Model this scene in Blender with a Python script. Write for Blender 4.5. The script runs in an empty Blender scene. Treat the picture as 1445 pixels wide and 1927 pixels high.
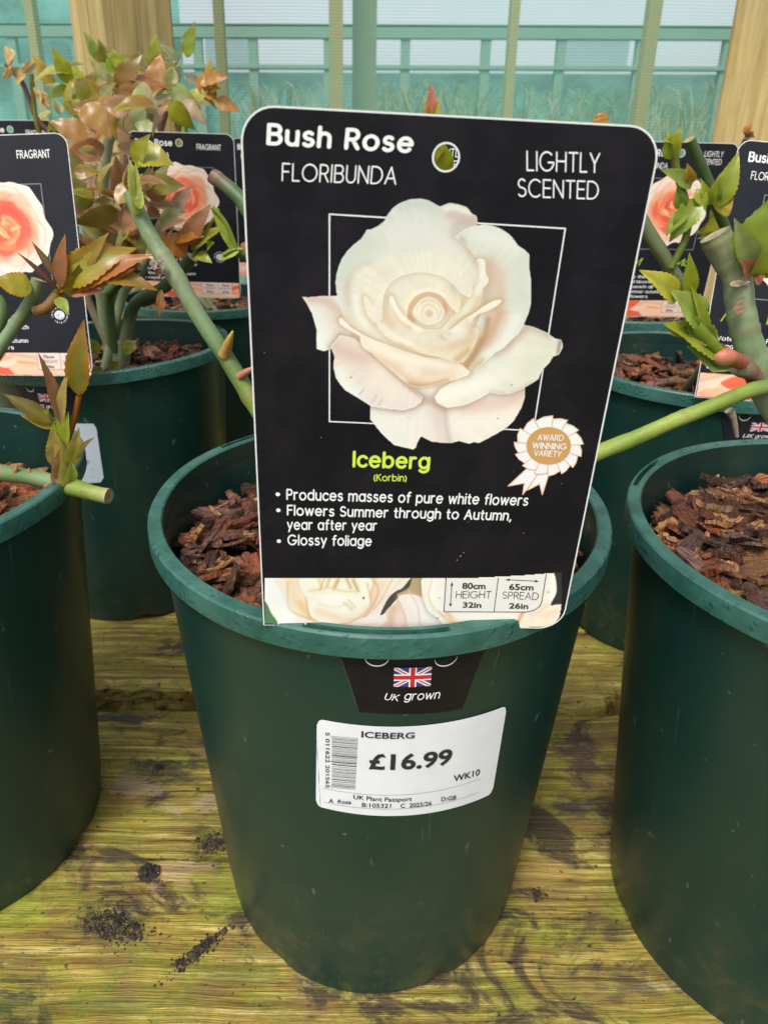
import bpy, bmesh, math, random
import numpy as np
from mathutils import Vector, Matrix
random.seed(7); rng = np.random.default_rng(7)
SC = bpy.context.scene; COL = SC.collection
R_ = math.radians

# ------------------------------------------------------------------ camera
PW, PH = 1445.0, 1927.0                      # the size the photograph was measured at
FPX, PITCH, ROLL, CH = 1350.4, R_(22.21), R_(0.27), 0.4543
OFX, OFY = -53.9, -95.6
_F = Vector((0, math.cos(PITCH), -math.sin(PITCH))); _R0 = Vector((1, 0, 0)); _U0 = Vector((0, math.sin(PITCH), math.cos(PITCH)))
_R = _R0*math.cos(ROLL) + _U0*math.sin(ROLL); _U = _U0*math.cos(ROLL) - _R0*math.sin(ROLL)
CAMP = Vector((0, 0, CH))
cd = bpy.data.cameras.new('camera'); cam = bpy.data.objects.new('camera', cd); COL.objects.link(cam)
m = Matrix((( _R.x, _U.x, -_F.x, 0), (_R.y, _U.y, -_F.y, 0), (_R.z, _U.z, -_F.z, CH), (0, 0, 0, 1)))
cam.matrix_world = m
cd.sensor_fit = 'VERTICAL'; cd.sensor_height = 36; cd.lens = FPX/PH*36
cd.shift_x = -OFX/PH; cd.shift_y = OFY/PH
cd.clip_start = 0.01; cd.clip_end = 200
cd.dof.use_dof = True; cd.dof.focus_distance = 0.34; cd.dof.aperture_fstop = 19
SC.camera = cam

# ------------------------------------------------------------------ light
w = bpy.data.worlds.new('World'); SC.world = w; w.use_nodes = True
nt = w.node_tree; nt.nodes.clear()
SUN_EL, SUN_AZ = R_(58), R_(205)             # high, behind the camera and to its left
sky = nt.nodes.new('ShaderNodeTexSky'); sky.sky_type = 'NISHITA'; sky.sun_disc = False
sky.sun_elevation = SUN_EL; sky.sun_rotation = SUN_AZ; sky.air_density = 1.0; sky.dust_density = 4.0; sky.ozone_density = 1.0
hs = nt.nodes.new('ShaderNodeHueSaturation'); hs.inputs['Saturation'].default_value = 0.28
bg = nt.nodes.new('ShaderNodeBackground'); bg.inputs['Strength'].default_value = 0.135
wo = nt.nodes.new('ShaderNodeOutputWorld')
nt.links.new(sky.outputs[0], hs.inputs['Color']); nt.links.new(hs.outputs[0], bg.inputs['Color']); nt.links.new(bg.outputs[0], wo.inputs['Surface'])
sd = bpy.data.lights.new('sun', 'SUN'); sd.energy = 1.5; sd.angle = R_(14); sd.color = (1, .98, .95)
so = bpy.data.objects.new('sun', sd); COL.objects.link(so)
dv = Vector((math.sin(SUN_AZ)*math.cos(SUN_EL), math.cos(SUN_AZ)*math.cos(SUN_EL), math.sin(SUN_EL)))
so.rotation_euler = dv.to_track_quat('Z', 'Y').to_euler()
so.location = (0, 0, 5)
vs = SC.view_settings; vs.view_transform = 'Standard'; vs.look = 'None'; vs.gamma = 1; vs.use_curve_mapping = False
vs.exposure = 0.68
SC.cycles.max_bounces = 8; SC.cycles.transparent_max_bounces = 12

# ------------------------------------------------------------------ projection helpers
def ray(px, py):
    return _F + _R*((px-OFX-PW/2)/FPX) + _U*(-(py-OFY-PH/2)/FPX)
def at(px, py, Y):
    d = ray(px, py); return CAMP + d*(Y/d.y)
def onz(px, py, z=0.0):
    d = ray(px, py); return CAMP + d*((z-CH)/d.z)
def s(r, g, b):
    f = lambda c: (c/255/12.92) if c/255 <= .04045 else ((c/255+.055)/1.055)**2.4
    return (f(r), f(g), f(b))

# ------------------------------------------------------------------ materials
def mat(name, col=(.5, .5, .5), rough=.5, spec=.5, attr=None, fn=None, trans=0.0, coat=0.0):
    m = bpy.data.materials.new(name); m.use_nodes = True; n = m.node_tree
    b = n.nodes['Principled BSDF']; b.inputs['Base Color'].default_value = (*col, 1); b.inputs['Roughness'].default_value = rough
    b.inputs['Specular IOR Level'].default_value = spec
    if coat: b.inputs['Coat Weight'].default_value = coat; b.inputs['Coat Roughness'].default_value = .25
    src = None
    if attr:
        a = n.nodes.new('ShaderNodeAttribute'); a.attribute_name = attr; src = a.outputs['Color']
        n.links.new(src, b.inputs['Base Color'])
    if trans:
        t = n.nodes.new('ShaderNodeBsdfTranslucent'); t.inputs['Color'].default_value = (*col, 1)
        mx = n.nodes.new('ShaderNodeMixShader'); mx.inputs[0].default_value = trans
        if src: n.links.new(src, t.inputs['Color'])
        n.links.new(b.outputs[0], mx.inputs[1]); n.links.new(t.outputs[0], mx.inputs[2])
        n.links.new(mx.outputs[0], n.nodes['Material Output'].inputs['Surface'])
    if fn: fn(n, b, src)
    return m
def nz(n, scale, detail=4, rough=.6, vec=None, dist=0):
    t = n.nodes.new('ShaderNodeTexNoise'); t.inputs['Scale'].default_value = scale; t.inputs['Detail'].default_value = detail
    t.inputs['Roughness'].default_value = rough; t.inputs['Distortion'].default_value = dist
    if vec is not None: n.links.new(vec, t.inputs['Vector'])
    return t.outputs['Fac']
def coord(n, scale=(1, 1, 1), kind='Object', loc=(0, 0, 0)):
    c = n.nodes.new('ShaderNodeTexCoord'); mp = n.nodes.new('ShaderNodeMapping'); mp.inputs['Scale'].default_value = scale; mp.inputs['Location'].default_value = loc
    n.links.new(c.outputs[kind], mp.inputs['Vector']); return mp.outputs['Vector']
def ramp(n, fac, stops):
    r = n.nodes.new('ShaderNodeValToRGB'); e = r.color_ramp.elements
    while len(e) < len(stops): e.new(.5)
    for el, (p, c) in zip(e, stops): el.position = p; el.color = (*c, 1) if len(c) == 3 else c
    n.links.new(fac, r.inputs['Fac']); return r.outputs['Color']
def mixc(n, fac, a, b, mode='MIX'):
    m = n.nodes.new('ShaderNodeMix'); m.data_type = 'RGBA'; m.blend_type = mode
    if isinstance(fac, float): m.inputs[0].default_value = fac
    else: n.links.new(fac, m.inputs[0])
    for i, v in ((6, a), (7, b)):
        if isinstance(v, tuple): m.inputs[i].default_value = (*v, 1)
        else: n.links.new(v, m.inputs[i])
    return m.outputs[2]
def bump(n, b, h, strength=.3, dist=.001):
    u = n.nodes.new('ShaderNodeBump'); u.inputs['Strength'].default_value = strength; u.inputs['Distance'].default_value = dist
    n.links.new(h, u.inputs['Height']); n.links.new(u.outputs[0], b.inputs['Normal']); return u
g1 = lambda v: (v, v, v)

def f_pot(n, b, _):
    c = coord(n); big = nz(n, 9, 3, .5, c); fine = nz(n, 420, 2, .6, c)
    smear = nz(n, 14, 4, .65, coord(n, (1, 1, .35)))
    dirt = ramp(n, smear, [(.52, g1(0)), (.76, g1(.4))])
    base = ramp(n, big, [(.3, (.0025, .027, .0225)), (.7, (.008, .036, .026))])
    c2 = mixc(n, dirt, base, (.034, .046, .022))
    speck = ramp(n, nz(n, 160, 2, .5, coord(n, (1, 1, .6))), [(.715, g1(0)), (.74, g1(.6))])
    scr = mixc(n, 1.0, ramp(n, nz(n, 1, 2, .5, coord(n, (260, 260, 9)), 1.5), [(.69, g1(0)), (.73, g1(.7))]), ramp(n, nz(n, 22, 3, .6, coord(n, (1, 1, 1), loc=(5, 5, 5))), [(.48, g1(0)), (.60, g1(.7))]), 'MULTIPLY')
    c2 = mixc(n, scr, c2, (.07, .12, .095))
    sep = n.nodes.new('ShaderNodeSeparateXYZ'); tcn = n.nodes.new('ShaderNodeTexCoord'); n.links.new(tcn.outputs['Object'], sep.inputs[0])
    low = ramp(n, sep.outputs['Z'], [(.0, g1(1)), (.12, g1(0))]); spl_ = mixc(n, 1.0, low, ramp(n, nz(n, 60, 6, .75, c), [(.50, g1(0)), (.66, g1(.6))]), 'MULTIPLY')
    c2 = mixc(n, spl_, c2, (.075, .065, .040))
    n.links.new(mixc(n, speck, c2, (.10, .13, .10)), b.inputs['Base Color'])
    n.links.new(ramp(n, smear, [(.3, g1(.30)), (.7, g1(.46))]), b.inputs['Roughness'])
    bump(n, b, fine, .06, .0004)
M_POT = mat('green_plastic', rough=.4, spec=.5, fn=f_pot)
def f_rim(n, b, _):
    c = coord(n); base = ramp(n, nz(n, 40, 5, .7, c), [(.35, (.013, .070, .055)), (.70, (.048, .145, .115))])  # paler green than the wall: sky light on the lip put into the colour
    n.links.new(base, b.inputs['Base Color'])
    v = n.nodes.new('ShaderNodeTexVoronoi'); v.inputs['Scale'].default_value = 230; n.links.new(c, v.inputs['Vector'])
    drop = ramp(n, v.outputs['Distance'], [(.0, g1(1)), (.32, g1(.2)), (.38, g1(0))])
    gate = ramp(n, nz(n, 28, 3, .6, c), [(.44, g1(0)), (.52, g1(1))])
    h = mixc(n, 1.0, drop, gate, 'MULTIPLY'); bump(n, b, h, .7, .0007)
    n.links.new(ramp(n, h, [(0, g1(.42)), (.3, g1(.12))]), b.inputs['Roughness'])
M_RIM = mat('skylit_wet_rim', rough=.4, spec=.55, fn=f_rim)
def f_card(n, b, _):
    c = coord(n); sm = nz(n, 30, 5, .7, c)
    n.links.new(ramp(n, sm, [(.45, (.0065, .0055, .0085)), (.8, (.016, .013, .017))]), b.inputs['Base Color'])
    n.links.new(ramp(n, sm, [(.3, g1(.36)), (.7, g1(.55))]), b.inputs['Roughness'])
M_CARD = mat('black_card', rough=.4, spec=.25, fn=f_card)
def f_cardback(n, b, _):
    n.links.new(ramp(n, nz(n, 25, 4, .6, coord(n)), [(.4, (.006, .007, .012)), (.7, (.012, .013, .020))]), b.inputs['Base Color'])
M_CARD2 = mat('black_card_far', rough=.45, spec=.35, fn=f_cardback)
M_EDGE = mat('card_edge', (.78, .78, .76), .6)
M_WHITE = mat('white_print', (.86, .86, .85), .5)
M_LIME = mat('lime_print', (.62, .80, .08), .5)
M_INK = mat('black_ink', (.02, .02, .022), .55)
M_GREYINK = mat('grey_line', (.30, .30, .30), .55)
M_TAN = mat('tan_print', s(205, 155, 92), .5)
M_TANL = mat('pale_tan_print', s(232, 190, 150), .5)
M_RED = mat('red_print', (.55, .02, .03), .5)
M_BLUE = mat('blue_print', (.03, .05, .22), .5)
M_PRINT = mat('photo_print', rough=.42, spec=.35, attr='col')
def f_sticker(n, b, _):
    n.links.new(ramp(n, nz(n, 60, 3, .5, coord(n)), [(.3, (.72, .74, .78)), (.7, (.80, .81, .83))]), b.inputs['Base Color'])
M_STICK = mat('sticker_paper', rough=.45, fn=f_sticker)

def _inv(n, v, width, amount):
    m = n.nodes.new('ShaderNodeMapRange'); m.inputs['From Min'].default_value = 4.25-width*1.3; m.inputs['From Max'].default_value = 4.25; m.inputs['To Min'].default_value = amount; m.inputs['To Max'].default_value = 0
    n.links.new(v, m.inputs['Value']); return m.outputs[0]
def _st(px, py, rx, ry, w_, a, c): q = onz(px, py); return (q.x, q.y-.6, rx, ry, w_, a, c)
STAINS = [_st(250, 1345, .030, .014, .5, .85, (.045, .035, .045)), _st(320, 1450, .034, .016, .5, .8, (.040, .038, .022)), _st(240, 1480, .022, .012, .35, .6, (.42, .32, .19)), _st(400, 1510, .020, .010, .35, .5, (.42, .32, .19)),
          _st(1090, 1425, .019, .034, .5, .85, (.090, .050, .045)), _st(1080, 1520, .022, .014, .6, .8, (.045, .035, .035)), _st(1120, 1760, .028, .018, .7, .75, (.060, .042, .025)), _st(1180, 1850, .034, .014, .7, .7, (.065, .045, .03)),
          _st(420, 1690, .024, .020, .7, .55, (.22, .28, .02)), _st(60, 1720, .040, .012, .6, .6, (.34, .38, .03)), _st(215, 1740, .030, .018, .6, .75, (.035, .028, .018)), _st(385, 1590, .018, .020, .6, .7, (.035, .032, .018)), _st(150, 1890, .08, .010, .7, .55, (.10, .14, .02)),
          _st(330, 1650, .016, .016, .3, .6, (.42, .28, .15)), _st(1010, 1640, .030, .018, .6, .5, (.50, .32, .10)), _st(480, 1840, .05, .010, .6, .5, (.12, .15, .02))]
def f_wood(n, b, _):
    c = coord(n)
    warp = coord(n, (1, 1, 1)); wn = n.nodes.new('ShaderNodeTexNoise'); wn.inputs['Scale'].default_value = 9; wn.inputs['Detail'].default_value = 3; n.links.new(warp, wn.inputs['Vector'])
    wm = n.nodes.new('ShaderNodeVectorMath'); wm.operation = 'MULTIPLY_ADD'; n.links.new(wn.outputs['Color'], wm.inputs[0]); wm.inputs[1].default_value = (0, .009, 0); n.links.new(warp, wm.inputs[2])
    def wc(sc, loc=(0, 0, 0)):
        mp = n.nodes.new('ShaderNodeMapping'); mp.inputs['Scale'].default_value = sc; mp.inputs['Location'].default_value = loc; n.links.new(wm.outputs[0], mp.inputs['Vector']); return mp.outputs[0]
    grain = nz(n, 1, 8, .66, wc((7, 210, 30)), .5); grain2 = nz(n, 1, 6, .7, wc((16, 620, 60)), .3); crack = nz(n, 1, 3, .5, wc((4, 120, 20), (3, 8, 1)), .8)
    blot = nz(n, 19, 7, .68, coord(n, (1, 1.7, 1)), .5); moss = nz(n, 23, 9, .72, coord(n, (1, 1.25, 1), loc=(3, 1, 0)), .4)
    stain = nz(n, 17, 10, .72, coord(n, (.8, 1.2, 1), loc=(9, 4, 0)), .9); moss2 = nz(n, 300, 3, .6, c)
    spots = nz(n, 150, 4, .65, coord(n, (1, 1.3, 1))); worn = nz(n, 27, 8, .74, coord(n, (.6, 1.7, 1), loc=(1, 7, 0)), .6)
    base = ramp(n, grain, [(.30, (.050, .026, .005)), (.41, (.22, .145, .018)), (.53, (.42, .31, .05)), (.67, (.80, .66, .24))])
    base = mixc(n, ramp(n, grain2, [(.36, g1(.8)), (.48, g1(0))]), base, (.11, .065, .010))
    base = mixc(n, ramp(n, crack, [(.27, g1(1)), (.33, g1(0))]), base, (.015, .009, .004))
    base = mixc(n, ramp(n, blot, [(.455, g1(0)), (.59, g1(.75))]), base, mixc(n, grain, (.04, .022, .008), (.40, .25, .08)))
    base = mixc(n, ramp(n, moss, [(.46, g1(0)), (.66, g1(.85))]), base, mixc(n, ramp(n, moss2, [(.2, g1(0)), (.7, g1(1))]), mixc(n, grain, (.020, .034, .002), (.22, .26, .016)), mixc(n, grain, (.07, .10, .006), (.56, .58, .07))))
    base = mixc(n, ramp(n, worn, [(.62, g1(0)), (.66, g1(.7))]), base, mixc(n, spots, (.26, .20, .12), (.70, .55, .36)))
    base = mixc(n, ramp(n, stain, [(.53, g1(0)), (.60, g1(.9))]), base, mixc(n, grain, (.015, .010, .010), (.09, .060, .035)))
    wob_ = nz(n, 42, 9, .74, coord(n, (.8, 1.5, 1)), .6); tc2 = n.nodes.new('ShaderNodeTexCoord')
    for (x_, y_, rx, ry, lo, hi, c_) in STAINS:
        mp = n.nodes.new('ShaderNodeMapping'); mp.vector_type = 'TEXTURE'; mp.inputs['Location'].default_value = (x_, y_, 0); mp.inputs['Scale'].default_value = (rx, ry, 10); n.links.new(tc2.outputs['Object'], mp.inputs['Vector'])
        ln = n.nodes.new('ShaderNodeVectorMath'); ln.operation = 'LENGTH'; n.links.new(mp.outputs[0], ln.inputs[0])
        ad = n.nodes.new('ShaderNodeMath'); ad.operation = 'MULTIPLY_ADD'; n.links.new(wob_, ad.inputs[0]); ad.inputs[1].default_value = 6.5; n.links.new(ln.outputs['Value'], ad.inputs[2])
        base = mixc(n, _inv(n, ad.outputs[0], lo, hi), base, mixc(n, grain, tuple(v*.55 for v in c_), tuple(v*1.5 for v in c_)))
    base = mixc(n, ramp(n, spots, [(.63, g1(0)), (.67, g1(.9))]), base, (.018, .012, .009))
    n.links.new(base, b.inputs['Base Color'])
    h = mixc(n, .5, grain, mixc(n, .5, grain2, moss)); bump(n, b, h, 1.0, .006)
    n.links.new(ramp(n, blot, [(.35, g1(.20)), (.65, g1(.55))]), b.inputs['Roughness'])
M_WOOD = mat('mossy_wood', rough=.6, spec=.4, fn=f_wood)
def f_post(n, b, _):
    grain = nz(n, 1, 6, .6, coord(n, (60, 60, 3)), .5); bl = nz(n, 3, 4, .6, coord(n))
    base = ramp(n, grain, [(.3, (.22, .15, .045)), (.5, (.42, .30, .10)), (.7, (.60, .46, .20))])
    n.links.new(mixc(n, ramp(n, bl, [(.4, g1(0)), (.65, g1(.55))]), base, (.22, .20, .12)), b.inputs['Base Color'])
    bump(n, b, grain, .5, .003)
M_POST = mat('treated_timber', rough=.75, fn=f_post)
M_FARWOOD = mat('far_timber', (.46, .33, .12), .8)
M_FARRAIL = mat('far_rail', (.20, .29, .22), .8)
def f_bark(n, b, src):
    uv = n.nodes.new('ShaderNodeUVMap'); mp = n.nodes.new('ShaderNodeMapping'); mp.inputs['Scale'].default_value = (120, 900, 1)
    n.links.new(uv.outputs[0], mp.inputs['Vector']); fib = nz(n, 1, 5, .65, mp.outputs[0], .5); gr = nz(n, 260, 4, .7, coord(n))
    c = mixc(n, ramp(n, fib, [(.38, g1(.95)), (.56, g1(0))]), mixc(n, 1.0, src, (1.05, 1.0, .95), 'MULTIPLY'), mixc(n, 1.0, src, (.20, .14, .12), 'MULTIPLY'))
    c = mixc(n, ramp(n, gr, [(.58, g1(0)), (.7, g1(.45))]), c, (.40, .24, .12))
    n.links.new(c, b.inputs['Base Color']); bump(n, b, mixc(n, .4, fib, gr), 1.0, .004)
    n.links.new(ramp(n, gr, [(.4, g1(.16)), (.6, g1(.5))]), b.inputs['Roughness'])
M_BARK = mat('wet_bark', rough=.5, spec=.5, attr='col', fn=f_bark)
def f_cane(n, b, src):
    bl = nz(n, 110, 6, .7, coord(n)); st = nz(n, 55, 5, .7, coord(n, (1, 1, .4)))
    c = mixc(n, ramp(n, bl, [(.45, g1(0)), (.7, g1(.45))]), src, mixc(n, 1.0, src, (1.5, 1.35, 1.6), 'MULTIPLY'))
    c = mixc(n, ramp(n, st, [(.54, g1(0)), (.70, g1(.75))]), c, mixc(n, 1.0, src, (.9, .55, .5), 'MULTIPLY'))
    c = mixc(n, ramp(n, nz(n, 420, 3, .6, coord(n)), [(.66, g1(0)), (.71, g1(.55))]), c, (.10, .06, .035))
    n.links.new(c, b.inputs['Base Color']); bump(n, b, bl, .45, .0012)
M_CANE = mat('cane_bark', rough=.48, spec=.45, attr='col', fn=f_cane)
def f_leaf(n, b, src):
    mt = nz(n, 130, 5, .7, coord(n)); vr = mixc(n, ramp(n, mt, [(.36, g1(.4)), (.6, g1(0))]), src, mixc(n, 1.0, src, (.75, .5, .5), 'MULTIPLY')); vr = mixc(n, ramp(n, nz(n, 60, 4, .6, coord(n, loc=(4, 4, 4))), [(.52, g1(0)), (.7, g1(.5))]), vr, mixc(n, 1.0, src, (1.35, 1.3, .9), 'MULTIPLY')); n.links.new(vr, b.inputs['Base Color'])
    for q in n.nodes:
        if q.bl_idname == 'ShaderNodeBsdfTranslucent': n.links.new(vr, q.inputs['Color'])
    uv = n.nodes.new('ShaderNodeUVMap'); mp = n.nodes.new('ShaderNodeMapping'); mp.inputs['Scale'].default_value = (1, 1, 1); n.links.new(uv.outputs[0], mp.inputs['Vector'])
    wv = n.nodes.new('ShaderNodeTexWave'); wv.inputs['Scale'].default_value = 2.2; wv.inputs['Distortion'].default_value = 2.5; wv.bands_direction = 'DIAGONAL'; n.links.new(mp.outputs[0], wv.inputs['Vector'])
    bump(n, b, wv.outputs['Fac'], .18, .0004); b.inputs['Roughness'].default_value = .3
M_LEAF = mat('rose_leaf', rough=.36, spec=.5, attr='col', trans=.42, fn=f_leaf)

# ------------------------------------------------------------------ mesh builder
WM = {}                                       # world matrix of each parent: meshes are given in world coordinates
class MB:
    def __init__(k): k.v = []; k.f = []; k.c = []; k.uv = []; k.m = []
    def add(k, vs, fs, col=None, uvs=None, mi=0):
        o = len(k.v); k.v += [tuple(q) for q in vs]; k.f += [tuple(i+o for i in f) for f in fs]; k.m += [mi]*len(fs)
        if col is not None: k.c += ([tuple(col)]*len(vs) if not hasattr(col[0], '__len__') else [tuple(c) for c in col])
        if uvs is not None: k.uv += list(uvs)
        return k
    def box(k, x0, x1, y0, y1, z0, z1):
        v = [(x, y, z) for z in (z0, z1) for y in (y0, y1) for x in (x0, x1)]
        return k.add(v, [(0, 2, 3, 1), (4, 5, 7, 6), (0, 1, 5, 4), (2, 6, 7, 3), (0, 4, 6, 2), (1, 3, 7, 5)])
    def build(k, name, mats, parent=None, smooth=False, local=False):
        M = WM.get(parent.name) if parent else None
        if M is not None and not local and k.v:
            A = np.array(M.inverted()); v = np.array(k.v, float); k.v = (v @ A[:3, :3].T + A[:3, 3]).tolist()
        me = bpy.data.meshes.new(name); me.from_pydata(k.v, [], k.f); me.update()
        for mm in (mats if isinstance(mats, (list, tuple)) else [mats]): me.materials.append(mm)
        if any(k.m): me.polygons.foreach_set('material_index', k.m)
        if k.c and len(k.c) == len(k.v):
            a = me.color_attributes.new('col', 'FLOAT_COLOR', 'POINT')
            a.data.foreach_set('color', np.concatenate([np.array(k.c, float), np.ones((len(k.c), 1))], 1).ravel())
        if k.uv and len(k.uv) == len(k.v):
            ul = me.uv_layers.new(name='UVMap'); li = np.empty(len(me.loops), int); me.loops.foreach_get('vertex_index', li)
            ul.data.foreach_set('uv', np.array(k.uv, float)[li].ravel())
        if smooth: me.polygons.foreach_set('use_smooth', [True]*len(me.polygons))
        o = bpy.data.objects.new(name, me); COL.objects.link(o)
        if parent: o.parent = parent
        WM[o.name] = M if M is not None else Matrix()
        return o
def tag(o, label=None, cat=None, group=None, kind=None):
    if label: o['label'] = label
    if cat: o['category'] = cat
    if group: o['group'] = group
    if kind: o['kind'] = kind
    return o
def empty(name, loc=(0, 0, 0), M=None):
    o = bpy.data.objects.new(name, None); COL.objects.link(o); M = M if M is not None else Matrix.Translation(loc)
    o.matrix_world = M; WM[o.name] = M.copy(); o.empty_display_size = .02; return o
def smooth_by_angle(o, deg=40):
    me = o.data; me.polygons.foreach_set('use_smooth', [True]*len(me.polygons))
    bm = bmesh.new(); bm.from_mesh(me)
    for e in bm.edges:
        if len(e.link_faces) == 2 and e.calc_face_angle(0) > R_(deg): e.smooth = False
    bm.to_mesh(me); bm.free()

# ------------------------------------------------------------------ ground, bench
g = MB(); g.add([(-60, -5, -.75), (60, -5, -.75), (60, 120, -.75), (-60, 120, -.75)], [(0, 1, 2, 3)])
def f_ground(n, b, _):
    n.links.new(ramp(n, nz(n, 4, 6, .7, coord(n)), [(.35, (.05, .07, .03)), (.65, (.11, .13, .06))]), b.inputs['Base Color'])
tag(g.build('ground', mat('ground_soil', rough=.9, fn=f_ground)), kind='structure')

bench = empty('potting_bench', (0, .6, 0)); tag(bench, 'weathered wooden bench of mossy yellow boards under the green pots', 'bench')
def plank(y0, y1, zt=0.0, th=.045, seed=0):
    rg = np.random.default_rng(seed); nx = 420; x0, x1 = -1.7, 1.7; k = MB(); prof = []
    xs = np.linspace(x0, x1, nx)
    def wob(sc, amp):
        a = np.interp(np.linspace(0, 1, nx), np.linspace(0, 1, sc), rg.normal(size=sc)); return a*amp
    ny = 14
    ef = wob(50, .0024)+wob(200, .0018); eb = wob(40, .0016)+wob(160, .0010)
    rows = []
    for j in range(ny+1):
        t = j/ny; z = -.0065*((abs(t-.5)*2)**14)+wob(90, .0003); rows.append((y0+(y1-y0)*t+ef*(1-t)+eb*t, zt+z))
    rows = [(rows[0][0]+.001, rows[0][1]-th), (rows[0][0]-.002+wob(120, .0014), rows[0][1]-th*.5), (rows[0][0]-.0015+wob(120, .001), rows[0][1]-.008)] + rows + [(rows[-1][0]+.0015+wob(120, .001), rows[-1][1]-.008), (rows[-1][0]+.002, rows[-1][1]-th)]
    vs = [(xs[i], r[0][i], r[1][i]) for r in rows for i in range(nx)]
    nr = len(rows); fs = [(a*nx+i, a*nx+i+1, (a+1)*nx+i+1, (a+1)*nx+i) for a in range(nr-1) for i in range(nx-1)]
    k.add(vs, fs); o = k.build('plank', M_WOOD, bench); smooth_by_angle(o, 35); return o
GAPY = onz(260, 1302).y
plank(.02, .19, -.001, seed=3); plank(.196, GAPY-.019, 0, seed=1); plank(GAPY+.008, GAPY+.155, .001, seed=2)
plank(GAPY+.165, GAPY+.33, 0, seed=5); plank(GAPY+.34, GAPY+.50, 0, seed=6); plank(GAPY+.51, GAPY+.68, 0, seed=8); plank(GAPY+.69, GAPY+.87, 0, seed=9)
for x in (-1.2, 1.2):
    MB().box(x-.035, x+.035, 0.03, 1.42, -.145, -.046).build('bearer', M_POST, bench)
    for y in (.1, 1.35): MB().box(x-.03, x+.03, y-.03, y+.03, -.75, -.146).build('leg', M_POST, bench)

# ------------------------------------------------------------------ pots
HP, RB, RT = .2844, .0982, .1250
RBODY = .1195; ZB = .2745                     # radius and height of the wall where it meets the lip
NA = 192
def r_wall(z): return RB+.0008 + (RBODY-RB-.0008)*z/ZB
def pot_matrix(x, y, tx, ty, rot=0):
    ax = Vector((tx, ty, HP)).normalized()
    q = Vector((0, 0, 1)).rotation_difference(ax).to_matrix().to_4x4()
    return Matrix.Translation((x, y, 0)) @ q
def pot(x, y, tx, ty, slots, label, group='green plastic pots of rose bushes standing in rows', seed=0):
    Mx = pot_matrix(x, y, tx, ty); e = empty('plant_pot', M=Mx); tag(e, label, 'plant pot', group)
    rg = random.Random(seed)
    ph = rg.random()*6
    # wall, outside then inside
    prof = [(RB-.020, .003, 1), (RB-.004, .0005, 1), (RB, .003, 1), (RB+.0010, .009, 0)]
    for i in range(1, 11): z = .009+(ZB-.009)*i/10; prof.append((r_wall(z), z, 0))
    inner = [(RBODY-.0025, ZB, 0), (RBODY-.0045, .24, 0), (RBODY-.010, .17, 0)]
    allp = prof + inner; k = MB(); vs = []; uvs = []
    for r, z, fl in allp:
        for i in range(NA):
            t = 2*math.pi*i/NA; zz = z; rr = r
            if fl: zz += .0045*max(0, math.cos(6*t+ph))**6   # moulded feet leave shallow arches
            rr += .0004*math.sin(3*t+ph)
            vs.append((rr*math.cos(t), rr*math.sin(t), zz))
    fs = []
    for a in range(len(allp)-1):
        if a == len(prof)-1: continue
        for i in range(NA):
            j = (i+1) % NA; f = (a*NA+i, a*NA+j, (a+1)*NA+j, (a+1)*NA+i)
            fs.append(f)
    fs.append(tuple(reversed(range(NA))))
    k.add(vs, fs); o = k.build('pot_wall', M_POT, e, local=True); smooth_by_angle(o, 35)
    # lip with moulded slots
    def lipprof(sl):
        d = .006*sl; a, b = RT-.0050, RT-.0020
        return [(RBODY-.0025, ZB-.001), (RBODY-.0005, ZB-.0016), (RBODY, ZB-.0022), (RT-.0012, ZB-.0020), (RT-.0002, ZB-.0012), (RT, ZB+.004), (RT-.0003, HP-.0010), (RT-.0011, HP),
                (b, HP), (b-.0001, HP-d), (a+.0001, HP-d), (a, HP), (RT-.0070, HP), (RT-.0078, HP-.0010), (RBODY-.0025, ZB-.001)]
    NL = 288; k = MB(); vs = []; P = 15
    for i in range(NL):
        t = 2*math.pi*i/NL; sl = 0
        for c0, hwd in slots:
            dd = abs((t-R_(c0)+math.pi) % (2*math.pi)-math.pi)
            if dd < R_(hwd): sl = 1
        wz = .0004*math.sin(2*t+ph)+.0002*math.sin(7*t+ph)
        vs += [(r*math.cos(t), r*math.sin(t), z+wz) for r, z in lipprof(sl)]
    fs = [(i*P+a, ((i+1) % NL)*P+a, ((i+1) % NL)*P+a+1, i*P+a+1) for i in range(NL) for a in range(P-1)]
    k.add(vs, fs); k.m = [1 if i % (P-1) == P-2 else 0 for i in range(len(fs))]; o = k.build('rim', [M_RIM, M_POT], e, local=True); smooth_by_angle(o, 28)
    return e, Mx

CENT = (.0130, .3738, -.0002, -.0092); RIGHT = (.2763, .3350, -.0050, -.0079); LEFT = (-.2939, .4004, .0002, -.0069)
BL = (-.2532, .7478, -.0068, -.0026); BR = (.3286, .6819, .0044, -.0047); BC = (.040, .700, 0, -.003)
L3 = (-.2106, 1.045, 0, 0); R3 = (.3535, .985, 0, 0); L4 = (-.50, 1.16, 0, 0); C4 = (.06, 1.25, 0, 0)
pots = {}
pots['c'] = pot(*CENT, [(134, 11), (40, 10), (268, 14)], 'green plastic pot with the white sixteen ninety-nine price sticker', seed=1)
pots['r'] = pot(*RIGHT, [(142, 10), (30, 10)], 'large green pot cut by the right edge, its rim slot showing', seed=2)
pots['l'] = pot(*LEFT, [(60, 10), (200, 10)], 'dark green pot at the left edge under the cut cane', seed=3)
pots['bl'] = pot(*BL, [(38, 12), (150, 10)], 'green pot with a pale blue-white sticker behind the left pot', seed=4)
pots['br'] = pot(*BR, [(120, 10)], 'green pot behind the green diagonal cane, right of the big tag', seed=5)
pots['bc'] = pot(*BC, [(120, 10)], 'green pot hidden close behind the big black tag', seed=6)
pots['l3'] = pot(*L3, [(120, 10)], 'small far green pot holding the complete peach rose tag', seed=7)
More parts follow.
